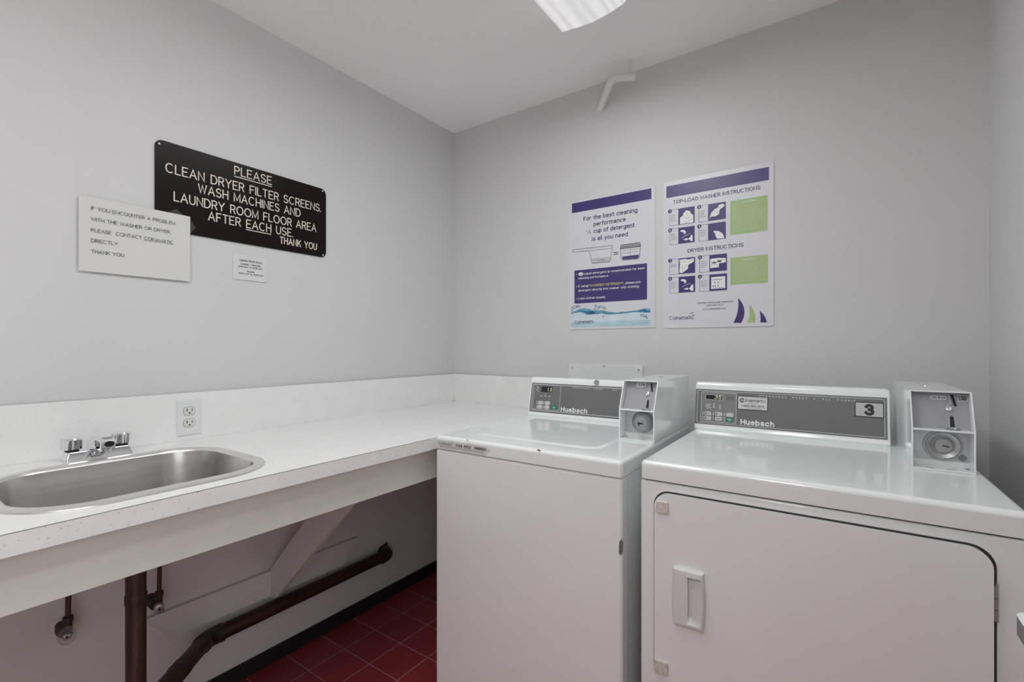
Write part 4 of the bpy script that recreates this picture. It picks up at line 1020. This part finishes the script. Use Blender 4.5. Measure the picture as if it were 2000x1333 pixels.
bm = BM(); add_text(bm, FW, 'Huebsch', .1690, .0075, .0190, .118, .029, .0014); obj('brand_lettering', bm, 'whiteink', co, smooth=False)
bm = BM()
for t_, a, wd in (('P E R M A N E N T', .2145, .0755), ('P R E S S', .3064, .0367), ('\u2022', .3600, .005), ('A L L', .3831, .0187)): add_text(bm, FW, t_, a, LW_ - .0175, .0056, wd, .008, .0014)
obj('lettering', bm, 'whiteink', co, smooth=False)
fk = Fr((.3165, .5770, 1.0625), (1, 0, 0), (0, .2, 1)); 
bm = BM(); add_lathe(bm, fk, 0, 0, [(.0105, -.004), (.0105, .003), (.009, .0045), (.007, .0045), (.006, .002)], 20); obj('key_lock', bm, 'dullmetal', co)
coin_box(wa, .529, .268, WZ1, .1115, .41, .184, '1.75', False)
# inventory sticker
fs_ = Fr((0, -.0032, 0), (1, 0, 0), (0, 0, 1), (0, -1, 0))
bm = BM(); add_prism(bm, fs_, [(.006, .8725), (.205, .8725), (.226, .8845), (.228, .893), (.215, .9008), (.006, .9008)], -.0003, .0008); st = obj('inventory_sticker', bm, 'card', tp, smooth=False)
st.parent = wa
bm = BM(); add_text(bm, fs_, '036 652', .092, .8855, .0088, .062, .022, .0014)
x = .168
while x < .213:
    wd = random.choice((.0009, .0016, .0024)); add_rect(bm, fs_, x, .8865, min(x + wd, .213), .8945, .0014); x += wd + .001
obj('lettering', bm, 'ink', st, smooth=False)
bm = BM(); add_text(bm, fs_, 'Coinamatic', .018, .8850, .0105, .060, .0, .0014)
for sx_, z in ((.068, .8985), (.074, .8945)): add_poly(bm, fs_, [(sx_, z), (sx_ + .006, z + .0012), (sx_ + .011, z + .0012), (sx_ + .006, z - .0002)], .0014)
for z in (.8815, .8785):
    x = .024
    while x < .20:
        wd = random.uniform(.004, .014); add_rect(bm, fs_, x, z, min(x + wd, .205), z + .0009, .0014); x += wd + .002
obj('small_print', bm, 'softink', st, smooth=False)
# chips and wear
bm = BM(); blotch(bm, Fr((.398, -.0012, WZ1 - .0020), (1, 0, 0), (0, .7, .7)), 0, 0, .0065, .0022, 0, .0012); blotch(bm, Fr((.137, -.0012, WZ1 - .0020), (1, 0, 0), (0, .7, .7)), 0, 0, .006, .0014, 0, .0012); obj('paint_chip', bm, 'black', wa, smooth=False)
bm = BM(); fc = Fr((WW - .0030, .0030, .694), (.7, .7, 0), (0, 0, 1)); 
add_prism(bm, fc, [(-.0055, -.016), (.0, -.0215), (.0055, -.014), (.006, .012), (.001, .021), (-.0045, .013)], .0, .0016, .0006, 1); obj('worn_patch', bm, 'rust', wa, label='bare grey worn patch on the front corner')

# ------------------------------------------------------------------ dryer
dr = thing('tumble_dryer', 'white coin dryer with the front door, right of the washer', 'tumble dryer', (1.3591, -.8075, 0), R(.64))
DW, DZ0, DZ1 = .691, .870, .915
bm = BM(); add_box(bm, (.0, .0, .0), (DW, .690, .8655), .006, 3); obj('cabinet', bm, 'enamel', dr)
bm = BM(); add_box(bm, (.010, .008, .8600), (DW - .010, .66, .8712)); obj('top_gap', bm, 'gap', dr, smooth=False)
bm = BM(); cabinet_top(bm, 0, DW, -.004, .700, DZ0, DZ1, .014); obj('top_panel', bm, 'enamel', dr)
FD = Fr((0, 0, 0), (1, 0, 0), (0, 0, 1), (0, -1, 0))
do = bpy.data.objects.new('door', None); bpy.data.objects.remove(do)
DX0, DX1, DB0, DB1 = .0385, .6410, .375, .8420
bm = BM(); add_prism(bm, FD, rrect(DX0 - .004, DB0 - .004, DX1 + .0055, DB1 + .004, .038, 10), -.001, .0012); obj('door_gap', bm, 'gap', dr, smooth=False)
bm = BM(); add_prism(bm, FD, rrect(DX0, DB0, DX1, DB1, .034, 10), .0005, .011, .005, 4); door = obj('door', bm, 'enamel', dr, angle=40)
# moulded pull
def side(a, b, bow, n=10): return [(a[0] + (b[0] - a[0]) * k / n + bow * math.sin(math.pi * k / n), a[1] + (b[1] - a[1]) * k / n) for k in range(n)]
def hloop(x0, z0, x1, z1, bl, br, n=10):
    top = [(x1 + (x0 - x1) * k / n, z1) for k in range(n)]; bot = [(x0 + (x1 - x0) * k / n, z0) for k in range(n)]
    return top + side((x0, z1), (x0, z0), -bl, n) + bot + side((x1, z0), (x1, z1), br, n)
O0 = hloop(.0875, .5370, .1560, .6720, .0030, .0040); O1 = hloop(.0900, .5395, .1535, .6695, .0030, .0040)
I0 = hloop(.1185, .5450, .1525, .6600, -.001, .0037); I1 = hloop(.1210, .5480, .1505, .6570, -.001, .0035); I2 = hloop(.1195, .5600, .1480, .6530, -.001, .0030)
bm = BM()
def lift(L, fn): return [FD(a, b, fn(a, b)) for a, b in L]
loft(bm, [lift(O0, lambda a, b: .0108), lift(O0, lambda a, b: .0190), lift(O1, lambda a, b: .0235), lift(I0, lambda a, b: .0250), lift(I1, lambda a, b: .0240), lift(I2, lambda a, b: .0114 + max(0, (a - .126)) * .40)], cap0=True, cap1=True)
obj('handle', bm, 'plastic', door, angle=40)
for z0, z1, a0, a1 in ((.7945, .8220, .0445, .0745), (.3985, .4290, .0400, .0725)):
    bm = BM(); pts = rrect(a0, z0, a1, z1, .003, 3); add_prism(bm, FD, [(a + random.uniform(-.0006, .0006), b + random.uniform(-.0006, .0006)) for a, b in pts], .0108, .0165, .0015, 2); obj('bumper_pad', bm, 'pad', door)
bm = BM()
for z in (.718, .7385, .7590): add_tube(bm, [FD(.6440, z, .006), FD(.6440, z + .0195, .006)], .0035, 12)
add_box(bm, (.6445, -.0035, .715), (.6485, .0005, .782)); obj('hinge', bm, 'dullmetal', dr)
co2, F3, L3 = console(dr, -.001, .545, .556, DZ1 - .0006, 1.0785, .026, .125, .014)
bm = BM(); add_prism(bm, F3, [(.0025, -.001), (.5365, -.001), (.5365, L3 - .003), (.0025, L3 - .003)], -.002, .0008); obj('control_panel', bm, 'grey', co2, smooth=False)
bm = BM(); add_outline(bm, F3, .0085, .0035, .5315, L3 - .0075, .0016, .0012, .003); add_outline(bm, F3, .0212, .0085, .1358, L3 - .0120, .0015, .0014, .004); obj('border_line', bm, 'line', co2, smooth=False)
bm = BM(); add_rect(bm, F3, .0222, .0095, .1348, L3 - .0130, .0010); obj('keypad', bm, 'grey2', co2, smooth=False)
disp(F3, co2, .0371, .0864, .0904, .1018, '35', .0112, .0215)
bm = BM(); add_outline(bm, F3, .0362, .0855, .0915, .1027, .0010, .0013); add_ellipse(bm, F3, .0640, .0715, .0022, .0022, .0014, 10)
for a, wd, z in ((.038, .016, .066), (.037, .014, .0605), (.040, .015, .055), (.0605, .007, .0640), (.0605, .008, .0585), (.080, .006, .0660), (.080, .007, .0605), (.080, .006, .0550)): add_rect(bm, F3, a, z, a + wd, z + .0024, .0013)
for a in (.0300, .0645, .1000):
    for z in (.0207, .0372): add_rect(bm, F3, a - .0022, z - .0055, a - .0005, z + .0055, .0013)
obj('panel_marks', bm, 'line', co2, smooth=False)
bm = BM(); add_rect(bm, F3, .1016, .0868, .1265, .1010, .0014); obj('sticker', bm, 'grey', co2, smooth=False)
for a in (.0450, .0800, .1155):
    for z in (.0207, .0372):
        if a > .11 and z < .03:
            g_ = oval_button(F3, co2, a - .0005, z, .0125, .0074, 'green'); g_['label'] = 'green start button'
        else: oval_button(F3, co2, a, z, .0115, .0068)
bm = BM()
for a, b in ((.0390, .0372), (.0385, .0207), (.0735, .0372)): add_ellipse(bm, F3, a, b, .0024, .0038, .0022, 10)
add_rect(bm, F3, .0725, .0200, .0875, .0214, .0022)
obj('button_marks', bm, 'softink', co2, smooth=False)
bm = BM(); add_rect(bm, F3, .1070, .0215, .1230, .0233, .0022); add_rect(bm, F3, .1120, .0168, .1185, .0186, .0022)
obj('button_marks', bm, 'whiteink', co2, smooth=False)
bm = BM(); add_text(bm, F3, 'Huebsch', .1488, .0080, .0180, .1000, .029, .0014); obj('brand_lettering', bm, 'whiteink', co2, smooth=False)
bm = BM()
for s_, a, wd in (('P E R M A N E N T', .2051, .0770), ('P R E S S', .2983, .0400), ('A L L', .3779, .0222), ('F A B R I C', .4173, .0454)): add_text(bm, F3, s_, a, .1045, .0054, wd, .008, .0014)
add_poly(bm, F3, [(.3552, .1055), (.3594, .1055), (.3573, .1095)], .0014)
obj('lettering', bm, 'whiteink', co2, smooth=False)
# phone sticker
bm = BM(); add_rect(bm, F3, .1378, .0575, .2300, .1047, .0016); s1 = obj('phone_sticker', bm, 'ink', co2, smooth=False, label='black bordered sticker with a phone number')
bm = BM(); add_rect(bm, F3, .1403, .0600, .2275, .1022, .0020); obj('sticker_face', bm, 'card', co2, smooth=False)
bm = BM()
cxx, czz = .1525, .0890
add_stroke(bm, F3, arc(cxx, czz, .0060, .0060, 35, 325, 18), .0028, .0024); add_stroke(bm, F3, arc(cxx + .0013, czz, .0026, .0026, 0, 360, 12)[:-1], .0012, .0024, True)
add_text(bm, F3, 'inamatic', .1615, .0845, .0112, .0625, .004, .0024)
add_text(bm, F3, '1-800-561-1972', .1500, .0672, .0080, .0692, .006, .0024)
obj('lettering', bm, 'ink', co2, smooth=False)
bm = BM()
for x, xe, z in ((.152, .222, .0985), (.170, .202, .0795), (.166, .212, .0630)):
    while x < xe: wd = random.uniform(.003, .008); add_rect(bm, F3, x, z, x + wd, z + .0011, .0024); x += wd + .0016
obj('small_print', bm, 'softink', co2, smooth=False)
# number plate 3
bm = BM(); add_poly(bm, F3, rrect(.4600, .0605, .5295, .1055, .003, 3), .0016); obj('number_sticker', bm, 'ink', co2, smooth=False, label='black bordered sticker with the number 3')
bm = BM(); add_poly(bm, F3, rrect(.4622, .0630, .5272, .1030, .002, 3), .0020); obj('sticker_face', bm, 'greyprint', co2, smooth=False)
bm = BM(); add_text(bm, F3, '3', .4950, .0655, .0345, .0240, .034, .0024, 'C'); obj('lettering', bm, 'ink', co2, smooth=False)
coin_box(dr, .560, .281, DZ1, .1115, .40, .183, '1.50', True)

# ------------------------------------------------------------------ shelf end at the right edge of the view
sh = thing('wall_shelf', 'white shelf with a grey rounded edge jutting in at far right', 'shelf', (ROOM_X, -1.30, .868))
pl_ = [(1.958, -1.75), (2.143, -1.75), (2.143, -1.02), (1.985, -1.1245)] + [(1.974 + .016 * math.cos(R(a)) , -1.140 + .016 * math.sin(R(a))) for a in (100, 130, 160, 180)]
LP = [(x - ROOM_X, y + 1.30) for x, y in pl_]
ft = Fr((0, 0, 0), (1, 0, 0), (0, 1, 0))
bm = BM(); add_prism(bm, ft, LP, -.0230, -.0006); obj('edge', bm, 'shelfedge', sh, smooth=False, label='grey shelf edge')
bm = BM(); add_prism(bm, ft, [(x, y) for x, y in LP], -.0006, .0006); obj('top', bm, 'enamel', sh, smooth=False)
